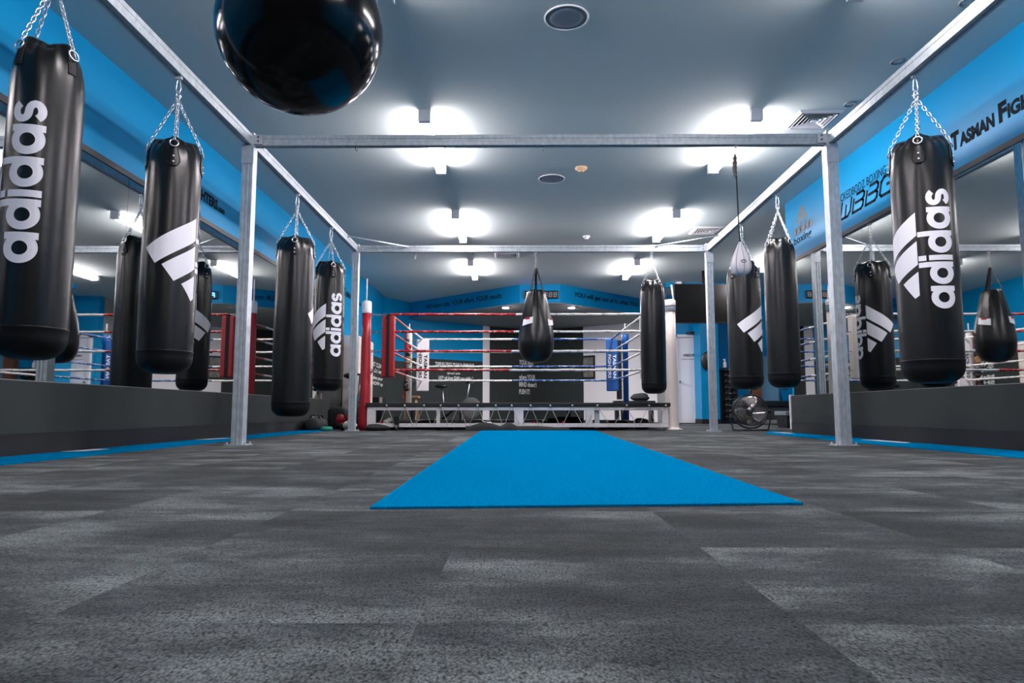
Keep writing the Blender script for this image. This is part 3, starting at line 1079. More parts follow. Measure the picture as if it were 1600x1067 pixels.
link('post_rod', tube(B(), [g(2.3, 9.93, 1.86), g(2.27, 9.93, 2.12)], 0.012, 8), 'whitemetal', p, True)
bm = lathe(B(), [(0.06, 0.0), (0.06, 1.8), (0.05, 1.83)], 24, g(-2.16, 13.6, 0))
p = link('corner_post', bm, 'cream', ring, True); p['label'] = 'cream far left corner post'
link('post_strip', box(B(), -2.245, -2.222, 13.55 - 11.75, 13.6 - 11.75, 0.4, 1.82), 'red', p)
bm = lathe(B(), [(0.055, 0.0), (0.055, 1.6), (0.075, 1.62), (0.075, 1.78), (0.06, 1.8)], 24, g(2.16, 13.6, 0))
p = link('corner_post', bm, 'bluev', ring, True); p['label'] = 'blue far right corner post'
for x, y in ((-2.22, 9.95), (-2.16, 13.6), (2.16, 13.6)):
    link('post_rod', tube(B(), [g(x, y, 1.82), g(x, y, 2.22 if y < 10 else 2.02)], 0.01, 8), 'whitemetal', ring, True)


def pad(x, y, w, z0, z1, m, rz, label, text_m=None, strip=None):
    c = g(x, y, 0)
    mt = Matrix.Translation(c) @ Matrix.Rotation(rz, 4, 'Z')
    o = link('corner_pad', box(B(), -w / 2, w / 2, -0.05, 0.05, z0, z1, mt), m, ring, bevel=0.015)
    o['label'] = label
    if strip:
        link('pad_strap', box(B(), -w * 0.12, w * 0.12, -0.062, 0.0, z0 - 0.0, z1 + 0.02, mt), strip, o)
    if text_m:
        ux = mt.to_3x3() @ Vector((1, 0, 0))
        n = mt.to_3x3() @ Vector((0, -1, 0))
        for word, off in (('TASMAN', w * 0.08), ('FIGHTERS', -w * 0.34)):
            # reads downwards: letter tops point right
            O = c + ux * off + n * 0.051 + Vector((0, 0, z1 - 0.3))
            text('pad_lettering', word, text_m, o, O, (0, 0, -1), ux, 0.46, w * 0.27, 0.03, proud=0.002)
    return o


pad(-cx - 0.02, cy0, 0.185, 0.76, 1.66, 'red', 0.0, 'red corner pad with black centre strap', None, 'strap')
pad(cx + 0.04, cy0 + 0.04, 0.2, 0.74, 1.66, 'cream', math.radians(-25), 'cream white corner pad')
pad(-cx + 0.01, cy1 - 0.06, 0.24, 0.66, 1.67, 'whitemetal', math.radians(12), 'white corner pad with black lettering', 'sign')
pad(cx, cy1 - 0.06, 0.23, 0.66, 1.67, 'bluev', math.radians(-12), 'blue corner pad with white lettering', 'logo')
bm = B(); box(bm, 1.96, 2.06, 13.45 - 11.75, 13.5 - 11.75, 0.5, 1.66)
link('pad_webbing', bm, 'strap', ring)

# ------------------------------------------------------------------ gloves and gear
def glove(label, c, s=1.0, m='red', cuff='blackp', rot=(0, 0, 0), group='boxing gloves lying about the ring'):
    root = thing('boxing_glove', label, 'boxing glove', c, 0, group)
    root.rotation_euler = rot
    root.scale = (s, s, s)
    bm = B()
    ball(bm, (0, 0, 0.10), 0.075, 16, (0.85, 0.75, 1.15))
    ball(bm, (0.0, 0.02, 0.155), 0.06, 14, (0.95, 0.9, 0.75))
    ball(bm, (0.065, -0.01, 0.11), 0.033, 12, (0.85, 0.95, 1.6))
    tube(bm, [(0, 0, 0.03), (0, 0, 0.07)], [0.045, 0.055], 14)
    link('mitt', bm, m, root, True)
    link('cuff', tube(B(), [(0, 0, -0.04), (0, 0, 0.0), (0, 0, 0.04)], [0.05, 0.046, 0.046], 14), cuff, root, True)
    return root


# hung on the far left ring post
y = 13.36
for k, (px, py, m, cf, lab) in enumerate(((644, 541, 'red', 'blackp', 'red boxing glove hanging at the top of the far left ring post'),
                                          (645, 562, 'tan', 'blackp', 'tan and black glove hanging below the red one on the far ring post'),
                                          (646, 583, 'blackp', 'steel', 'black glove hanging in the middle of the far left ring post'),
                                          (642, 604, 'blackp', 'blackp', 'lowest black glove hanging on the far left ring post'))):
    c = at(px, py, Y=y)
    glove(lab, (c.x - 0.1, y, c.z + 0.1), 0.95, m, cf, (PI, 0, 0.4 * k), 'gloves hung on the far left ring post')

# ------------------------------------------------------------------ lamps
def batten(label, X, Y0, Yl, group='long tube lamps on the ceiling'):
    root = thing('ceiling_lamp', label, 'lamp', (X, Y0 + Yl / 2, H), 0, group)
    h = Yl / 2
    link('lamp_housing', box(B(), -0.03, 0.03, -h, h, -0.055, 0.0), 'whitemetal', root)
    bm = B()
    prof = [(-0.03, -0.045), (-0.05, -0.062), (-0.046, -0.09), (-0.025, -0.105), (0.025, -0.105), (0.046, -0.09), (0.05, -0.062), (0.03, -0.045)]
    r0 = [bm.verts.new((x, -h + 0.03, z)) for x, z in prof]; r1 = [bm.verts.new((x, h - 0.03, z)) for x, z in prof]
    k = len(prof)
    for i in range(k - 1):
        bm.faces.new((r0[i], r0[(i + 1)], r1[(i + 1)], r1[i]))
    link('tube_diffuser', bm, 'tube', root)
    for s in (-1, 1):
        link('end_cap', box(B(), -0.052, 0.052, s * h - 0.03, s * h + 0.03, -0.11, 0.0), 'whitep', root, bevel=0.004)
    return root


rows = [(-0.4, 'left'), (-0.4, 'right'), (2.65, 'left'), (2.65, 'right'), (5.75, 'left'), (5.75, 'right'), (8.75, 'left'), (8.75, 'right'), (11.7, 'left'), (11.7, 'right')]
nm = {-0.4: 'behind the viewer', 2.65: 'above the hanging ball, out of view', 5.75: 'over the near crossbeam', 8.75: 'over the far crossbeam', 11.7: 'above the ring'}
for y, s in rows:
    batten('lit white tube lamp on the ceiling, %s one %s' % (s, nm[y]), -0.81 if s == 'left' else 2.09, y, 1.33)
batten('added tube lamp on the alcove ceiling, out of sight, brightening the far door', 4.5, 11.0, 1.33)  # added lamp, hidden behind a bag, to brighten the far door

for k, (px, lab) in enumerate(((790, 'lit round downlight in the dark soffit left of the clock'), (893, 'lit round downlight in the dark soffit right of the clock'))):
    c = at(px, 480, Z=SOF - 0.014)
    root = thing('downlight', lab, 'lamp', (c.x, c.y, SOF - 0.012), 0, 'soffit downlights')
    link('lamp_lens', tube(B(), [(0, 0, -0.022), (0, 0, -0.006)], 0.06, 20), 'spot', root)
    link('lamp_trim', tube(B(), ring_pts((0, 0, -0.008), 0.07, (1, 0, 0), (0, 1, 0), 24), 0.012, 6, closed=True), 'whitep', root, True)

# ceiling speakers, detectors, diffusers
for (px, py, r, lab) in ((885, 27, 0.15, 'round grey ceiling speaker nearest, beside the hanging ball'), (862, 279, 0.15, 'round grey ceiling speaker between the two crossbeams')):
    c = at(px, py, Z=H)
    root = thing('ceiling_speaker', lab, 'speaker', (c.x, c.y, H), 0, 'round ceiling speakers')
    link('grille', lathe(B(), [(0.02, -0.012), (r * 0.6, -0.01), (r - 0.012, -0.004), (r - 0.012, 0)], 40), 'greyp', root, True)
    link('rim', tube(B(), ring_pts((0, 0, -0.004), r - 0.006, (1, 0, 0), (0, 1, 0), 40), 0.006, 6, closed=True), 'whitep', root, True)
for (px, py, r, m, lab) in ((908, 262, 0.065, 'peach', 'small warm-coloured smoke detector right of the ceiling speaker'), (916, 369, 0.055, 'whitep', 'tiny white smoke detector before the far crossbeam')):
    c = at(px, py, Z=H)
    root = thing('smoke_detector', lab, 'smoke detector', (c.x, c.y, H), 0, 'ceiling detectors')
    link('detector_base', lathe(B(), [(r * 0.6, -0.035), (r * 0.7, -0.03), (r * 0.75, -0.02), (r, -0.015), (r, 0)], 28), m, root, True)
    link('detector_head', lathe(B(), [(r * 0.25, -0.05), (r * 0.45, -0.045), (r * 0.5, -0.035)], 20), m, root, True)
for (px, py, lab) in ((1403, 95, 'small round ceiling downlight, unlit, left of the near right beam'), (1328, 162, 'small round unlit downlight beside the large square vent'), (1512, 2, 'unlit round downlight at the top right picture edge')):
    c = at(px, py, Z=H)
    root = thing('unlit_downlight', lab, 'lamp', (c.x, c.y, H), 0, 'unlit ceiling downlights')
    link('lamp_rim', tube(B(), ring_pts((0, 0, -0.003), 0.045, (1, 0, 0), (0, 1, 0), 24), 0.008, 6, closed=True), 'greyp', root, True)
    link('lamp_bowl', lathe(B(), [(0.012, -0.006), (0.03, -0.004), (0.042, -0.001)], 20), 'whitep', root, True)
for (x, y, s, lab) in ((2.68, 5.97, 0.40, 'square louvred ceiling vent beside the near right lamp'), (2.76, 9.78, 0.42, 'square louvred ceiling vent above the far right post'), (-0.17, 11.33, 0.42, 'square louvred ceiling vent above the ring')):
    root = thing('ceiling_vent', lab, 'vent', (x, y, H), 0, 'square ceiling vents')
    link('backing', box(B(), -s / 2 + 0.02, s / 2 - 0.02, -s / 2 + 0.02, s / 2 - 0.02, -0.002, 0), 'black', root)

    def frame_ring(o_, i_, zo, zi):
        bm = B()
        a = [Vector((sx * o_, sy * o_, zo)) for sx, sy in ((-1, -1), (1, -1), (1, 1), (-1, 1))]
        b = [Vector((sx * i_, sy * i_, zi)) for sx, sy in ((-1, -1), (1, -1), (1, 1), (-1, 1))]
        for k in range(4):
            quad(bm, a[k], a[(k + 1) % 4], b[(k + 1) % 4], b[k])
        return bm
    o = link('vent_frame', frame_ring(s / 2, s / 2 - 0.03, -0.001, -0.018), 'whitep', root)
    for k in range(4):
        ro = s / 2 - 0.045 - k * 0.034
        o = link('louvre', frame_ring(ro, ro - 0.02, -0.020, -0.006), 'whitep', root)
        md = o.modifiers.new('thick', 'SOLIDIFY'); md.thickness = 0.002
    link('louvre_centre', box(B(), -0.02, 0.02, -0.02, 0.02, -0.02, -0.01), 'whitep', root)


# ------------------------------------------------------------------ clock
SEG = {'0': 'abcdef', '8': 'abcdefg', 'H': 'bcefg', 'E': 'adefg', 'P': 'abefg'}


def seven(bm, ch, x, z, w, h, y):
    t = w * 0.22
    s = {'a': (0, w, h - t, h), 'g': (0, w, h / 2 - t / 2, h / 2 + t / 2), 'd': (0, w, 0, t), 'f': (0, t, h / 2, h), 'b': (w - t, w, h / 2, h), 'e': (0, t, 0, h / 2), 'c': (w - t, w, 0, h / 2)}
    for q in SEG[ch]:
        a, b, c, d_ = s[q]
        g_ = t * 0.12
        sh = 0.14
        vs = [(x + a + g_ + sh * (c), y, z + c + g_), (x + b - g_ + sh * c, y, z + c + g_), (x + b - g_ + sh * d_, y, z + d_ - g_), (x + a + g_ + sh * d_, y, z + d_ - g_)]
        quad(bm, *vs)


cl = thing('wall_clock', 'black digital round timer with blue lit digits on the blue bulkhead above the ring', 'clock', (0.50, 14.07, 2.68))
link('clock_case', box(B(), -0.36, 0.36, -0.05, -0.001, -0.085, 0.085), 'blackp', cl, bevel=0.02)
bm = B(); seven(bm, 'P', -0.31, -0.05, 0.07, 0.1, -0.053); seven(bm, 'E', -0.19, -0.05, 0.07, 0.1, -0.053)
o = link('lit_digits', bm, 'ledb', cl); o['label'] = 'blue lit digits'
bm = B()
for x in (-0.06, 0.04, 0.155, 0.25): seven(bm, '8', x, -0.05, 0.065, 0.1, -0.053)
for z in (-0.03, 0.02): quad(bm, (0.128, -0.053, z), (0.142, -0.053, z), (0.142, -0.053, z + 0.014), (0.128, -0.053, z + 0.014))
o = link('unlit_digits', bm, 'ledoff', cl); o['label'] = 'pale unlit digits'

# ------------------------------------------------------------------ wall lettering (stickers on walls; the reversed lines are a painted reflection)
def seg_text(name, body, p, q, f0, f1, z0, hgt, m, label, bold=0.02, mirrored=False, shear=0.0, zend=None):
    p, q = Vector((*p, 0)), Vector((*q, 0))
    U = (q - p)
    L = U.length
    U.normalize()
    a = p + U * (L * f0); b = p + U * (L * f1)
    o = text(name, body, m, None, (a.x, a.y, z0), U, (0, 0, 1), (b - a).length, hgt, bold, shear)
    if mirrored:
        c = (a + b) / 2
        n = Vector((U.y, -U.x, 0))
        for v in o.data.vertices:
            dd = (v.co - c).dot(U)
            v.co = v.co - U * (2 * dd)
    return tag(o, label, 'lettering')


# bulkhead slogans
seg_text('wall_lettering', 'NO short cuts, YOUR effort, YOUR results', FC[0], FC[1], 0.19, 0.86, 2.66, 0.13, 'sign', 'dark slogan lettering on the left slope of the blue bulkhead', 0.015)
seg_text('wall_lettering', 'YOU will get out of it, what YOU put in', FC[2], FC[3], 0.12, 0.88, 2.66, 0.13, 'sign', 'dark slogan lettering on the right slope of the blue bulkhead', 0.03)
# back wall texts; reversed lines paint in what a mirror there reflects
seg_text('wall_lettering', 'THE MIND ALWAYS GIVES UP FIRST', Pl[1], Pl[2], 0.185, 0.475, 1.38, 0.11, 'signwhite', 'top line of pale reversed lettering, a painted mirror reflection behind the ring', 0.03, True)
seg_text('wall_lettering', 'the body', Pl[1], Pl[2], 0.27, 0.37, 1.18, 0.07, 'signwhite', 'short second line of pale reversed lettering, a painted mirror reflection behind the ring', 0.03, True)
seg_text('wall_lettering', 'So Make your MIND work for YOU', Pl[1], Pl[2], 0.21, 0.47, 1.03, 0.12, 'signwhite', 'lowest line of pale reversed lettering, a painted mirror reflection behind the ring', 0.03, True)
for k, (ln, wd) in enumerate((('PUSH', 0.09), ('YOUR mind', 0.2), ('past the limit', 0.28), ('where YOUR', 0.23), ("MIND doesn't", 0.25), ('PUSH IT!', 0.15))):
    if k in (0, 2): continue
    seg_text('wall_lettering', ln, Pl[1], Pl[2], 0.846, 0.846 + wd * 0.62, 1.73 - 0.20 * k, 0.14, 'signwhite', 'pale wall lettering reading %s, below the teardrop bag' % ln.replace('!', ''), 0.03)
for ln, z in (('EAT CLEAN', 1.22), ('Train hard', 1.10), ('Make your', 0.93), ('SHOW up', 0.81)):
    tag(text('wall_lettering', ln, 'signwhite', None, (XL, 14.25, z), (0, 1, 0), (0, 0, 1), 1.3, 0.10, 0.03), 'pale lettering reading %s on the far left wall beside the red corner pad' % ln, 'lettering')
# right wall: near slogan, gym name, round mark
def wall_text(side, body, y0, y1, z0, h, m, label, bold=0.02, shear=0.0):
    if side == 'R':
        return tag(text('wall_lettering', body, m, None, (XR, y0, z0), (0, -1, 0), (0, 0, 1), abs(y1 - y0), h, bold, shear), label, 'lettering')
    return tag(text('wall_lettering', body, m, None, (XL, y0, z0), (0, 1, 0), (0, 0, 1), abs(y1 - y0), h, bold, shear), label, 'lettering')


def small_caps(side, y_start, z0, y_len, label):
    """big first letters, smaller capitals after, set as one mesh"""
    U = Vector((0, -1, 0)) if side == 'R' else Vector((0, 1, 0))
    root = thing('wall_lettering', label, 'lettering', (XR if side == 'R' else XL, y_start, z0))
    x = 0.0
    spec = [('T', .10, .148), ('ASMAN', .39, .108), (' ', .035, 0), ('F', .085, .148), ('IGHTERS', .50, .108), ('.com', .16, .05)]
    tot = sum(s[1] + 0.004 for s in spec)
    k = y_len / tot
    for body, wd, h in spec:
        if body != ' ':
            text('letters', body, 'sign', root, U * x, U, (0, 0, 1), wd * k, h, 0.055)
        x += (wd + 0.004) * k
    return root


small_caps('R', 5.235, 2.304, 1.29, 'large dark name lettering on the blue wall at the right picture edge')
small_caps('L', 5.66, 2.31, 1.29, 'dark name lettering on the left blue wall behind the second bag')
small_caps('L', 11.9, 2.31, 1.29, 'distant dark name lettering on the far left blue wall')
wall_text('R', 'WICKEDBODZ BOXING GYM', 7.2, 5.95, 2.47, 0.085, 'sign', 'dark line of capitals above the large slanted initials on the right wall', 0.0)
# slanted squared initials made of strokes
GL = {'W': [[(0, 1), (0, 0.0), (.5, 0.0), (.5, .7)], [(.5, 0), (.8, 0), (1, .25), (1, 1)]],
      'B': [[(.25, 1), (.85, 1), (1, .85), (1, .65), (.85, .52), (0.2, .52)], [(.85, .52), (1, .4), (1, .15), (.85, 0), (0, 0), (0, .78)]],
      'G': [[(1, 1), (.2, 1), (0, .8), (0, .15), (.15, 0), (.85, 0), (1, .15), (1, .5), (.55, .5)]]}
bm = B()
x = 0.0
for ch in 'WBBG':
    for st in GL[ch]:
        for (a0, b0), (a1, b1) in zip(st, st[1:]):
            w_, h_ = 0.205, 0.165
            p = Vector((x + a0 * w_ + b0 * 0.06, b0 * h_)); q = Vector((x + a1 * w_ + b1 * 0.06, b1 * h_))
            dd = (q - p).normalized(); nn = Vector((-dd.y, dd.x)) * 0.0145
            p = p - dd * 0.012; q = q + dd * 0.012
            quad(bm, *[(-0.002, -c.x, c.y) for c in (p - nn, q - nn, q + nn, p + nn)])
    x += 0.262
o = link('wall_lettering', bm, 'sign'); o.location = (XR, 7.1, 2.285)
tag(o, 'large slanted dark initials on the right blue wall behind the near post', 'lettering')
# three bars, word and second word
root = thing('wall_sign', 'dark three-bar mark with two words on the far end of the right blue wall', 'sign', (XR, 8.31, 2.28))
flat_mark('bars', 'signgrey', root, (0, -0.03, 0.16), (0, -1, 0), (0, 0, 1), 0.6, word=False)
flat_mark('word', 'signgrey', root, (0, 0, 0.13), (0, -1, 0), (0, 0, 1), 0.72, stripes=False)
text('word', 'boxing', 'sign', root, (0, 0, 0.0), (0, -1, 0), (0, 0, 1), 0.5, 0.12, 0.015)

# ------------------------------------------------------------------ television, cameras
c0, c1 = at(1054, 505, Y=12.6), at(1150, 443, Y=12.6)
tv = thing('television', 'wide black switched-off television hung from the ceiling behind the far right post', 'television', ((c0.x + c1.x) / 2, 12.6, 0))
hw = (c1.x - c0.x) / 2
link('tv_body', box(B(), -hw, hw, 0.0, 0.06, c0.z, c1.z), 'blackp', tv, bevel=0.006)
link('tv_screen', box(B(), -hw + 0.015, hw - 0.015, -0.003, 0.0, c0.z + 0.02, c1.z - 0.015), 'screen', tv)
link('tv_mount', tube(B(), [(0, 0.09, c0.z + 0.3), (0, 0.09, H)], 0.025, 10), 'blackp', tv, True)
bm = box(B(), -0.2, 0.2, 0.05, 0.1, c0.z + 0.2, c0.z + 0.4); link('tv_bracket', bm, 'blackp', tv)
struct('trim_7', box(B(), 3.05, 4.6, 13.85, 13.95, 2.80, 2.9), 'bluewall')
cm = thing('security_camera', 'white security camera and conduit on the blue ceiling beam above the television', 'camera', (3.3, 13.82, 2.86))
link('conduit', tube(B(), [(0.08, 0, -0.01), (0.9, 0, -0.01)], 0.014, 8), 'whitep', cm, True)
link('camera_body', box(B(), -0.06, 0.05, -0.1, 0.03, -0.06, 0.035), 'whitep', cm, bevel=0.01)
link('lens', tube(B(), [(-0.02, -0.12, -0.05), (-0.02, -0.09, -0.04)], 0.024, 12), 'blackp', cm, True)

# black oval pad on the pier
root = thing('punch_pad', 'black oval pad hanging on the blue pier behind the far right post', 'pad', (4.12, 14.79, 1.35))
link('pad_body', ball(B(), (0, -0.04, 0), 0.14, 20, (1.05, 0.3, 1.5)), 'blackp', root, True)
link('hand_strap', box(B(), -0.05, 0.05, -0.1, -0.08, -0.02, 0.02), 'strap', root)

# framed picture on the white wall
pa, pb = Vector((*Pl[2], 0)), Vector((*Pl[3], 0))
U = (pb - pa).normalized(); Nn = Vector((U.y, -U.x, 0))
c = at(921, 574, Y=18.05)
root = thing('picture_frame', 'dark framed pair of prints on the white wall behind the ring', 'picture', (c.x, c.y, c.z))
ap = pa + U * ((Vector((c.x, c.y, 0)) - pa).dot(U))
root.location = (ap.x + Nn.x * 0.012, ap.y + Nn.y * 0.012, c.z)
root.rotation_euler = (0, 0, math.atan2(U.y, U.x))
bm = B(); box(bm, -0.20, 0.20, -0.02, 0.0, -0.31, 0.31); link('frame', bm, 'blackp', root, bevel=0.004)
for z in (-0.26, 0.03):
    link('print', box(B(), -0.15, 0.15, -0.024, -0.0205, z, z + 0.23), 'glass', root)

# ------------------------------------------------------------------ fan
fan = thing('floor_fan', 'round black floor fan with shiny blades on a bent tube stand beside the right strip', 'fan', (3.3, 9.75, 0), math.radians(-12))
fc = Vector((0, 0, 0.27)); R_ = 0.235
tilt = math.radians(16)
fr_ = Matrix.Rotation(-tilt, 3, 'X')
def fp(x, y, z): return fc + fr_ @ Vector((x, y, z))
for yy, rr in ((-0.07, 0.97), (0.07, 1.0), (0.0, 1.02)):
    link('guard_ring', tube(B(), [fp(R_ * rr * math.cos(a * PI / 20), yy, R_ * rr * math.sin(a * PI / 20)) for a in range(40)], 0.007, 6, closed=True), 'blackp', fan, True)
bm = B()
for k in range(48):
    a = 2 * PI * k / 48
    tube(bm, [fp(0.05 * math.cos(a), -0.09, 0.05 * math.sin(a)), fp(0.16 * math.cos(a), -0.10, 0.16 * math.sin(a)), fp(R_ * 0.96 * math.cos(a), -0.07, R_ * 0.96 * math.sin(a))], 0.0012, 4)
for rr in (0.08, 0.12, 0.16, 0.2):
    tube(bm, [fp(rr * math.cos(a * PI / 18), -0.097 + 0.01 * (rr > 0.17), rr * math.sin(a * PI / 18)) for a in range(36)], 0.0012, 4, closed=True)
tag(link('wire_guard', bm, 'steel', fan, True), None, None)
for k in range(3):
    a0 = math.radians(70 + 120 * k)
    bm = B()
    def bf(u, v):
        r = 0.045 + 0.165 * u
        a = a0 + (v - 0.5) * (1.15 - 0.35 * abs(u - 0.6)) + 0.35 * u
        return fp(r * math.cos(a), -0.035 + 0.05 * (v - 0.5) * (1 + u), r * math.sin(a))
    grid_map(bm, bf, 8, 8)
    o = link('blade', bm, 'fanblade', fan, True)
    md = o.modifiers.new('thick', 'SOLIDIFY'); md.thickness = 0.002
link('hub', tube(B(), [fp(0, -0.105, 0), fp(0, -0.06, 0), fp(0, 0.02, 0)], [0.035, 0.045, 0.045], 20), 'steel', fan, True)
link('motor', tube(B(), [fp(0, 0.02, 0), fp(0, 0.13, 0)], [0.06, 0.05], 18), 'blackp', fan, True)
bm = B()
tube(bm, [(-0.245, 0, 0.27), (-0.27, 0, 0.16), (-0.235, 0.0, 0.02), (-0.21, -0.12, 0.012), (0.21, -0.12, 0.012), (0.235, 0, 0.02), (0.27, 0, 0.16), (0.245, 0, 0.27)], 0.011, 8)
tube(bm, [(-0.235, 0.0, 0.02), (-0.23, 0.16, 0.012), (0.23, 0.16, 0.012), (0.235, 0.0, 0.02)], 0.011, 8)
link('stand', bm, 'blackp', fan, True)
for s in (-1, 1):
    link('pivot_knob', tube(B(), [(s * 0.235, 0, 0.27), (s * 0.275, 0, 0.27)], 0.02, 12), 'blackp', fan, True)
bm = tube(B(), [(0.2, 0.17, 0.01), (0.3, 0.1, 0.006), (0.45, -0.1, 0.006), (0.62, -0.35, 0.012)], 0.004, 6)
link('power_cord', bm, 'blackp', fan, True)

# ------------------------------------------------------------------ dumbbell rack
rk = thing('dumbbell_rack', 'tall black rack of stacked dumbbells beside the blue pier', 'rack', (4.62, 14.95, 0))
for sx in (-1, 1):
    link('rack_upright', box(B(), sx * 0.2 - 0.02, sx * 0.2 + 0.02, 0.1, 0.15, 0.03, 1.2), 'blackp', rk)
    link('rack_foot', box(B(), sx * 0.2 - 0.03, sx * 0.2 + 0.03, -0.2, 0.2, 0.0, 0.04), 'blackp', rk)
link('rack_back', box(B(), -0.18, 0.18, 0.12, 0.14, 0.1, 1.18), 'darkgrey', rk)


def dumbbell(name, c, rz, label, group, s=1.0, hexm='blackp', barm='steel'):
    r = thing(name, label, 'dumbbell', c, rz, group)
    r.scale = (s, s, s)
    for e in (-1, 1):
        link('weight', tube(B(), [(e * 0.055, 0, 0), (e * 0.065, 0, 0), (e * 0.12, 0, 0), (e * 0.13, 0, 0)], [0.04, 0.05, 0.05, 0.042], 14), hexm, r, False)
    link('grip', tube(B(), [(-0.06, 0, 0), (0.06, 0, 0)], 0.013, 10), barm, r, True)
    return r


tier = ['top tier', 'second tier', 'third tier', 'fourth tier', 'fifth tier', 'sixth tier', 'seventh tier', 'eighth tier', 'lowest tier']
first = None
for k in range(9):
    z = 1.16 - 0.128 * k
    for s in (-1, 1):
        link('cradle', box(B(), s * 0.09 - 0.02, s * 0.09 + 0.02, -0.12, 0.12, z - 0.056, z - 0.048), 'blackp', rk)
    lab = 'dark dumbbell on the %s of the tall rack' % tier[k]
    if first is None:
        first = dumbbell('dumbbell', (4.62, 14.85, z + 0.004), 0, lab, 'dumbbells on the tall rack')
        dd = first
    else:
        dd = copy_tree(first); dd.location = (4.62, 14.85, z + 0.004); dd['label'] = lab
bt = thing('spray_bottle', 'white spray bottle standing on top of the dumbbell rack', 'bottle', (4.55, 14.97, 1.209))
link('rack_shelf', box(B(), -0.2, 0.2, -0.05, 0.15, 1.2, 1.208), 'blackp', rk)
link('bottle_body', lathe(B(), [(0.035, 0), (0.04, 0.01), (0.04, 0.11), (0.015, 0.15), (0.014, 0.17)], 18), 'whitep', bt, True)
link('spray_head', box(B(), -0.035, 0.02, -0.012, 0.012, 0.17, 0.20), 'whitep', bt, bevel=0.004)

# alcove things behind the fan
o = link('wall_panel', box(B(), 5.45, 5.85, 15.36, 15.4, 0.45, 1.5), 'paleblue')
tag(o, 'pale blue panel on the wall between two hanging bags', 'panel')
o = link('wooden_post', box(B(), 5.2, 5.42, 15.2, 15.38, 0.101, 1.75), 'brown')
tag(o, 'brown wooden post beside the pale blue panel', 'post')
bn = thing('weight_bench', 'long black padded bench standing behind the fan', 'bench', (5.15, 13.9, 0))
link('bench_pad', box(B(), -0.75, 0.75, -0.18, 0.18, 0.36, 0.48), 'blackp', bn, bevel=0.02)
link('bench_shell', box(B(), -0.72, 0.72, -0.15, 0.15, 0.1, 0.36), 'darkgrey', bn)
for s in (-1, 1):
    link('leg', box(B(), s * 0.6 - 0.03, s * 0.6 + 0.03, -0.17, 0.17, 0, 0.1), 'blackp', bn)
    link('handle', tube(B(), [(s * 0.3 - 0.1, 0, 0.48), (s * 0.3 - 0.14, 0, 0.7), (s * 0.3, 0, 0.72), (s * 0.3 + 0.02, 0, 0.72)], 0.014, 8), 'blackp', bn, True)
c = at(1229, 660, Y=11.4)
st = thing('aerobic_step', 'black step box with a white mark beside the end of the right mirror wall', 'step', (4.55, 11.4, 0))
link('step_top', box(B(), -0.2, 0.25, -0.25, 0.25, 0.2, 0.27), 'greyp', st, bevel=0.01)
link('step_body', box(B(), -0.17, 0.22, -0.22, 0.22, 0.03, 0.2), 'blackp', st)
for sx in (-0.12, 0.17):
    link('foot', box(B(), sx - 0.04, sx + 0.04, -0.2, 0.2, 0, 0.03), 'blackp', st)
link('mark', box(B(), -0.08, 0.05, -0.224, -0.221, 0.08, 0.16), 'whitep', st)

# ------------------------------------------------------------------ exercise bikes
def bike(label, x, y, rz):
    b = thing('exercise_bike', label, 'exercise bike', (x, y, 0), rz, 'exercise bikes')
    bm = B()
    tube(bm, [(-0.45, 0, 0.04), (0.45, 0, 0.04)], 0.03, 8)
    tube(bm, [(-0.3, 0, 0.06), (0.0, 0, 0.3), (0.42, 0, 0.42)], 0.03, 8)
    tube(bm, [(0.42, 0, 0.06), (0.42, 0, 0.5)], 0.025, 8)
    link('bike_frame', bm, 'blackp', b, True)
    for s in (-0.45, 0.45):
        link('foot_bar', tube(B(), [(s, -0.25, 0.03), (s, 0.25, 0.03)], 0.03, 8), 'blackp', b, True)
    link('flywheel', tube(B(), [(0.42, -0.035, 0.34), (0.42, -0.03, 0.34), (0.42, 0.03, 0.34), (0.42, 0.035, 0.34)], [0.2, 0.24, 0.24, 0.2], 32), 'steel', b)
    link('seat_post', tube(B(), [(-0.2, 0, 0.15), (-0.28, 0, 0.8)], 0.02, 8), 'steel', b, True)
    link('seat', ball(B(), (-0.3, 0, 0.84), 0.14, 14, (1.1, 0.8, 0.35)), 'blackp', b, True)
    link('handle_post', tube(B(), [(0.3, 0, 0.38), (0.38, 0, 0.9)], 0.022, 8), 'steel', b, True)
    link('handlebar', tube(B(), [(0.55, -0.2, 1.0), (0.38, -0.16, 0.9), (0.38, 0.16, 0.9), (0.55, 0.2, 1.0)], 0.017, 8), 'blackp', b, True)
    for s in (-1, 1):
        link('pedal', box(B(), 0.02 + s * 0.12 - 0.05, 0.02 + s * 0.12 + 0.05, s * 0.14 - 0.04, s * 0.14 + 0.04, 0.3 - s * 0.1, 0.325 - s * 0.1), 'blackp', b)
    return b


bike('black exercise bike standing behind the far left corner of the ring', -1.45, 15.6, math.radians(-15))
bike('black exercise bike between the lettered bag and the red ring post', -2.70, 11.35, math.radians(90))

# cupboard
cb = thing('cupboard', 'cream cupboard against the far left wall, seen behind the steel post', 'cupboard', (-2.88, 12.55, 0))
link('cupboard_body', box(B(), -0.17, 0.08, -0.62, 0.62, 0.05, 1.6), 'cream', cb, bevel=0.005)
link('plinth', box(B(), -0.17, 0.07, -0.6, 0.6, 0.0, 0.05), 'black', cb)
for s in (-1, 1):
    dr = link('cupboard_door', box(B(), 0.08, 0.095, -0.61 if s < 0 else 0.005, -0.005 if s < 0 else 0.61, 0.07, 1.58), 'cream', cb)
    link('handle', tube(B(), [(0.105, s * 0.06, 0.8), (0.105, s * 0.06, 0.95)], 0.008, 8), 'steel', dr, True)

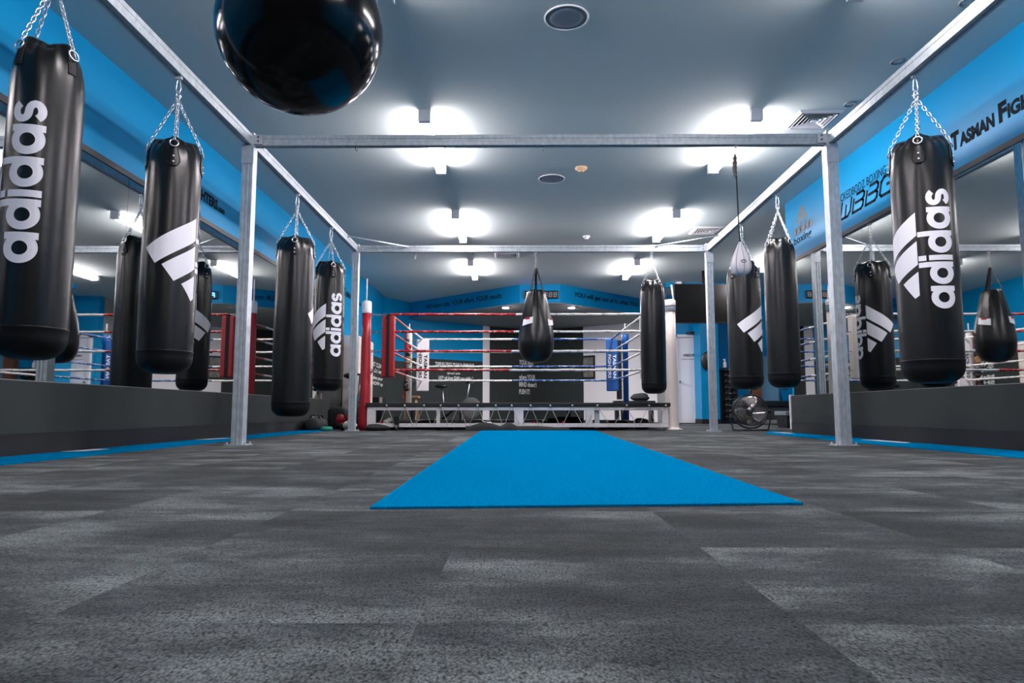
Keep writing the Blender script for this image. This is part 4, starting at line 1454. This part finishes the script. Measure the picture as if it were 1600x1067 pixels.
# ------------------------------------------------------------------ heap of gear at the left wall end
def blob(name, label, cat, c, size, m, seed, group=None, rz=0):
    rnd = random.Random(seed)
    bm = B()
    ball(bm, (0, 0, 0), 1.0, 24)
    ph = [rnd.random() * 6 for _ in range(6)]
    for v in bm.verts:
        p = v.co
        k = 1 + 0.07 * math.sin(4 * p.x + ph[0]) + 0.06 * math.sin(5 * p.y + ph[1]) + 0.05 * math.sin(6 * p.z + ph[2]) + 0.03 * math.sin(11 * p.x + 9 * p.z + ph[3])
        q = Vector((abs(p.x) ** 0.7 * (1 if p.x > 0 else -1), abs(p.y) ** 0.7 * (1 if p.y > 0 else -1), p.z)) * k
        v.co = Vector((q.x * size[0], q.y * size[1], max(q.z, -0.8) * size[2] + size[2] * 0.8))
    o = link(name, bm, m, None, True)
    o.location = c
    o.rotation_euler = (0, 0, rz)
    return tag(o, label, cat, group)


def duffel(label, c, L, r, rz, m, group, lean=0.0):
    root = thing('gym_bag', label, 'bag', c, rz, group)
    root.rotation_euler = (lean, 0, rz)
    bm = B()
    n = 20
    rows = []
    for k in range(n + 1):
        f = k / n
        rr = r * (0.55 + 0.45 * math.sin(PI * min(1, max(0, f))) ** 0.35)
        ring_ = []
        for j in range(24):
            a = 2 * PI * j / 24
            z = rr * math.sin(a)
            ring_.append(bm.verts.new((L * (f - 0.5), rr * 1.1 * math.cos(a) * (1 + 0.03 * math.sin(9 * f + j)), max(z, -r * 0.75) + r * 0.75)))
        rows.append(ring_)
    for a, b in zip(rows, rows[1:]):
        for j in range(24):
            bm.faces.new((a[j], a[(j + 1) % 24], b[(j + 1) % 24], b[j]))
    bm.faces.new(rows[0][::-1]); bm.faces.new(rows[-1])
    link('bag_shell', bm, m, root, True)
    for s in (-1, 1):
        link('handle', tube(B(), [(-L * 0.2, s * r * 0.7, r * 1.45), (-L * 0.12, s * r * 0.4, r * 2.0), (L * 0.12, s * r * 0.4, r * 2.0), (L * 0.2, s * r * 0.7, r * 1.45)], 0.012, 8), 'strap', root, True)
    link('zip', tube(B(), [(-L * 0.4, 0, r * 1.70), (0, 0, r * 1.765), (L * 0.4, 0, r * 1.70)], 0.006, 6), 'steel', root, True)
    return root


G1 = 'gear heaped at the end of the left mirror wall'
duffel('tall black gym bag leaning in the heap by the far left post', (-2.355, 10.62, 0), 0.42, 0.125, math.radians(90), 'darkgrey', G1)
duffel('flat black gym bag on the floor left of the red gloves', (-2.88, 9.85, 0), 0.55, 0.11, math.radians(90), 'darkgrey', G1)
blob('equipment_sack', 'dark equipment sack standing behind the red gloves in the heap', 'sack', (-2.72, 10.48, 0), (0.16, 0.14, 0.2), 'canvas', 5, G1)
glove('left one of two red gloves on the gear heap by the wall', (-2.66, 10.2, 0.06), 0.9, 'red', 'blackp', (0.5, 0.2, 0.3), 'red gloves on the gear heap')
glove('right one of two red gloves on the gear heap by the wall', (-2.44, 10.2, 0.06), 0.9, 'red', 'blackp', (0.5, -0.3, -0.3), 'red gloves on the gear heap')
o = link('exercise_disc', lathe(B(), [(0.02, 0.0), (0.07, 0.0), (0.08, 0.02), (0.075, 0.045), (0.05, 0.055), (0.02, 0.05)], 24), 'teal', None, True)
o.location = (-2.62, 9.45, 0.0062); tag(o, 'small teal rubber disc on the floor before the gear heap', 'exercise disc')
glove('cream white glove lying on the floor left of the far steel post', (-2.45, 9.72, 0.06), 1.15, 'cream', 'blackp', (1.4, 0, 0.9), 'white gloves on the floor')
blob('equipment_sack', 'low black sack on the floor between far left post and ring base', 'sack', (-1.95, 9.55, 0), (0.17, 0.1, 0.05), 'canvas', 9)

# objects behind the ring at far left
sl = thing('wooden_stool', 'small tan wooden stool standing behind the red corner pad', 'stool', (-2.3, 14.9, 0))
link('seat', box(B(), -0.17, 0.17, -0.15, 0.15, 0.55, 0.60), 'tan', sl, bevel=0.01)
for sx in (-1, 1):
    for sy in (-1, 1):
        link('leg', tube(B(), [(sx * 0.09, sy * 0.08, 0.55), (sx * 0.15, sy * 0.13, 0)], 0.02, 8), 'tan', sl, True)
link('stretcher', box(B(), -0.12, 0.12, -0.01, 0.01, 0.2, 0.23), 'tan', sl)
cr = thing('carton', 'black and cream carton standing just right of the red ring post', 'box', (-2.95, 14.3, 0))
link('carton_body', box(B(), -0.09, 0.16, -0.15, 0.15, 0, 0.56), 'black', cr, bevel=0.004)
link('carton_edge', box(B(), 0.1, 0.165, -0.153, -0.15, 0.3, 0.56), 'cream', cr)
bn = thing('low_bench', 'dark low bench behind the right end of the ring', 'bench', (2.6, 15.3, 0))
link('bench_top', box(B(), -0.45, 0.45, -0.18, 0.18, 0.42, 0.5), 'blackp', bn, bevel=0.01)
for s in (-1, 1):
    link('leg', box(B(), s * 0.38 - 0.03, s * 0.38 + 0.03, -0.15, 0.15, 0, 0.42), 'blackp', bn)
blob('equipment_sack', 'black sack lying on the low bench behind the right ring end', 'sack', (2.75, 15.3, 0.5), (0.2, 0.13, 0.09), 'canvas', 31)

# ------------------------------------------------------------------ things under and before the ring
def tarp():
    bm = B()
    def f(u, v):
        x = -0.72 + 1.45 * u
        hump = 0.058 + 0.045 * max(0, math.sin((x + 0.66) * 7.5)) * (1 if x < -0.2 else 0) + 0.045 * max(0, math.sin((x + 0.23) * 14)) * (1 if -0.23 <= x < 0.2 else 0)
        if x > 0.3: hump *= max(0.3, 1 - (x - 0.3) * 1.2)
        a = v * PI
        return (x, 9.66 - 0.07 * math.cos(a) * (1 if v < .5 else 0.9), 0.008 + hump * math.sin(a) ** 0.7)
    grid_map(bm, f, 60, 10)
    o = link('folded_cloth', bm, 'canvas', None, True)
    return tag(o, 'folded black cloth lying on the floor against the ring base at the blue runner', 'cloth')


tarp()
hp = thing('hoop_handle', 'small white hoop on a pale clamp leaning on the ring base rail', 'handle', (-0.45, 9.742, 0.0))
link('hoop', tube(B(), ring_pts((0, 0, 0.165), 0.045, (0.95, 0, 0.3), (0, 0, 1), 20), 0.005, 6, closed=True), 'whitep', hp, True)
link('clamp', box(B(), 0.02, 0.09, -0.012, 0.012, 0.06, 0.12), 'whitep', hp, bevel=0.01)
k = 0
G2 = 'gear stowed under the ring'
un = [(-1.85, 10.15, 'blob', (0.12, 0.1, 0.07), 'blackp', 'rounded black sack under the ring near the red post'),
      (-1.35, 10.3, 'blob', (0.2, 0.12, 0.08), 'canvas', 'black sack under the ring left of the first white upright'),
      (-0.85, 10.3, 'blob', (0.16, 0.12, 0.06), 'canvas', 'flat black sack under the ring right of the first white upright'),
      (0.5, 10.4, 'blob', (0.22, 0.12, 0.06), 'canvas', 'wide black sack under the ring right of the middle upright'),
      (1.5, 10.3, 'blob', (0.2, 0.12, 0.07), 'canvas', 'black sack under the right bay of the ring'),
      (1.85, 10.25, 'blob', (0.1, 0.1, 0.1), 'blackp', 'rounded black sack under the ring near the cream column')]
for x, y, _, sz, m, lab in un:
    blob('equipment_sack', lab, 'sack', (x, y, 0), sz, m, k, G2); k += 1
glove('pale pink glove under the ring near the red post', (-1.95, 9.98, 0.11), 0.7, 'cream', 'red', (1.4, 0, 1.2), G2)
glove('red glove under the ring just right of the middle upright', (0.2, 10.0, 0.06), 0.7, 'red', 'blackp', (1.4, 0, 0.4), G2)
glove('red glove under the ring before the right-hand bay', (0.72, 10.0, 0.06), 0.7, 'red', 'blackp', (1.4, 0, -0.6), G2)
dumbbell('dumbbell', (-1.70, 9.95, 0.055), 0.3, 'round-headed dumbbell lying under the ring left bay', 'dumbbells under the ring', 1.1)
dumbbell('dumbbell', (-1.05, 9.95, 0.055), -0.2, 'dumbbell lying under the ring beside the first white upright', 'dumbbells under the ring', 1.1)
dumbbell('dumbbell', (1.35, 9.98, 0.055), 0.1, 'dumbbell lying under the ring beside the grey upright', 'dumbbells under the ring', 1.1)
o = link('red_bar', tube(B(), [(0.6, 11.0, 0.17), (1.0, 11.0, 0.17)], 0.012, 8), 'red', None, True)
tag(o, 'thin red bar resting on black crate under the ring', 'bar')
o = link('crate', box(B(), 0.5, 1.05, 10.9, 11.2, 0, 0.158), 'black', None, bevel=0.008); tag(o, 'black crate standing under the middle of the ring', 'crate')
cw = thing('caster_wheel', 'small caster on a black bracket at the left of the ring base', 'wheel', (-1.70, 9.70, 0))
link('wheel', tube(B(), [(-0.015, 0, 0.045), (0.015, 0, 0.045)], 0.045, 20), 'steel', cw, False)
link('bracket', box(B(), -0.035, 0.035, -0.03, 0.03, 0.09, 0.2), 'blackp', cw, bevel=0.006)
link('fork', box(box(B(), -0.026, -0.018, -0.02, 0.02, 0.04, 0.1), 0.018, 0.026, -0.02, 0.02, 0.04, 0.1), 'blackp', cw)
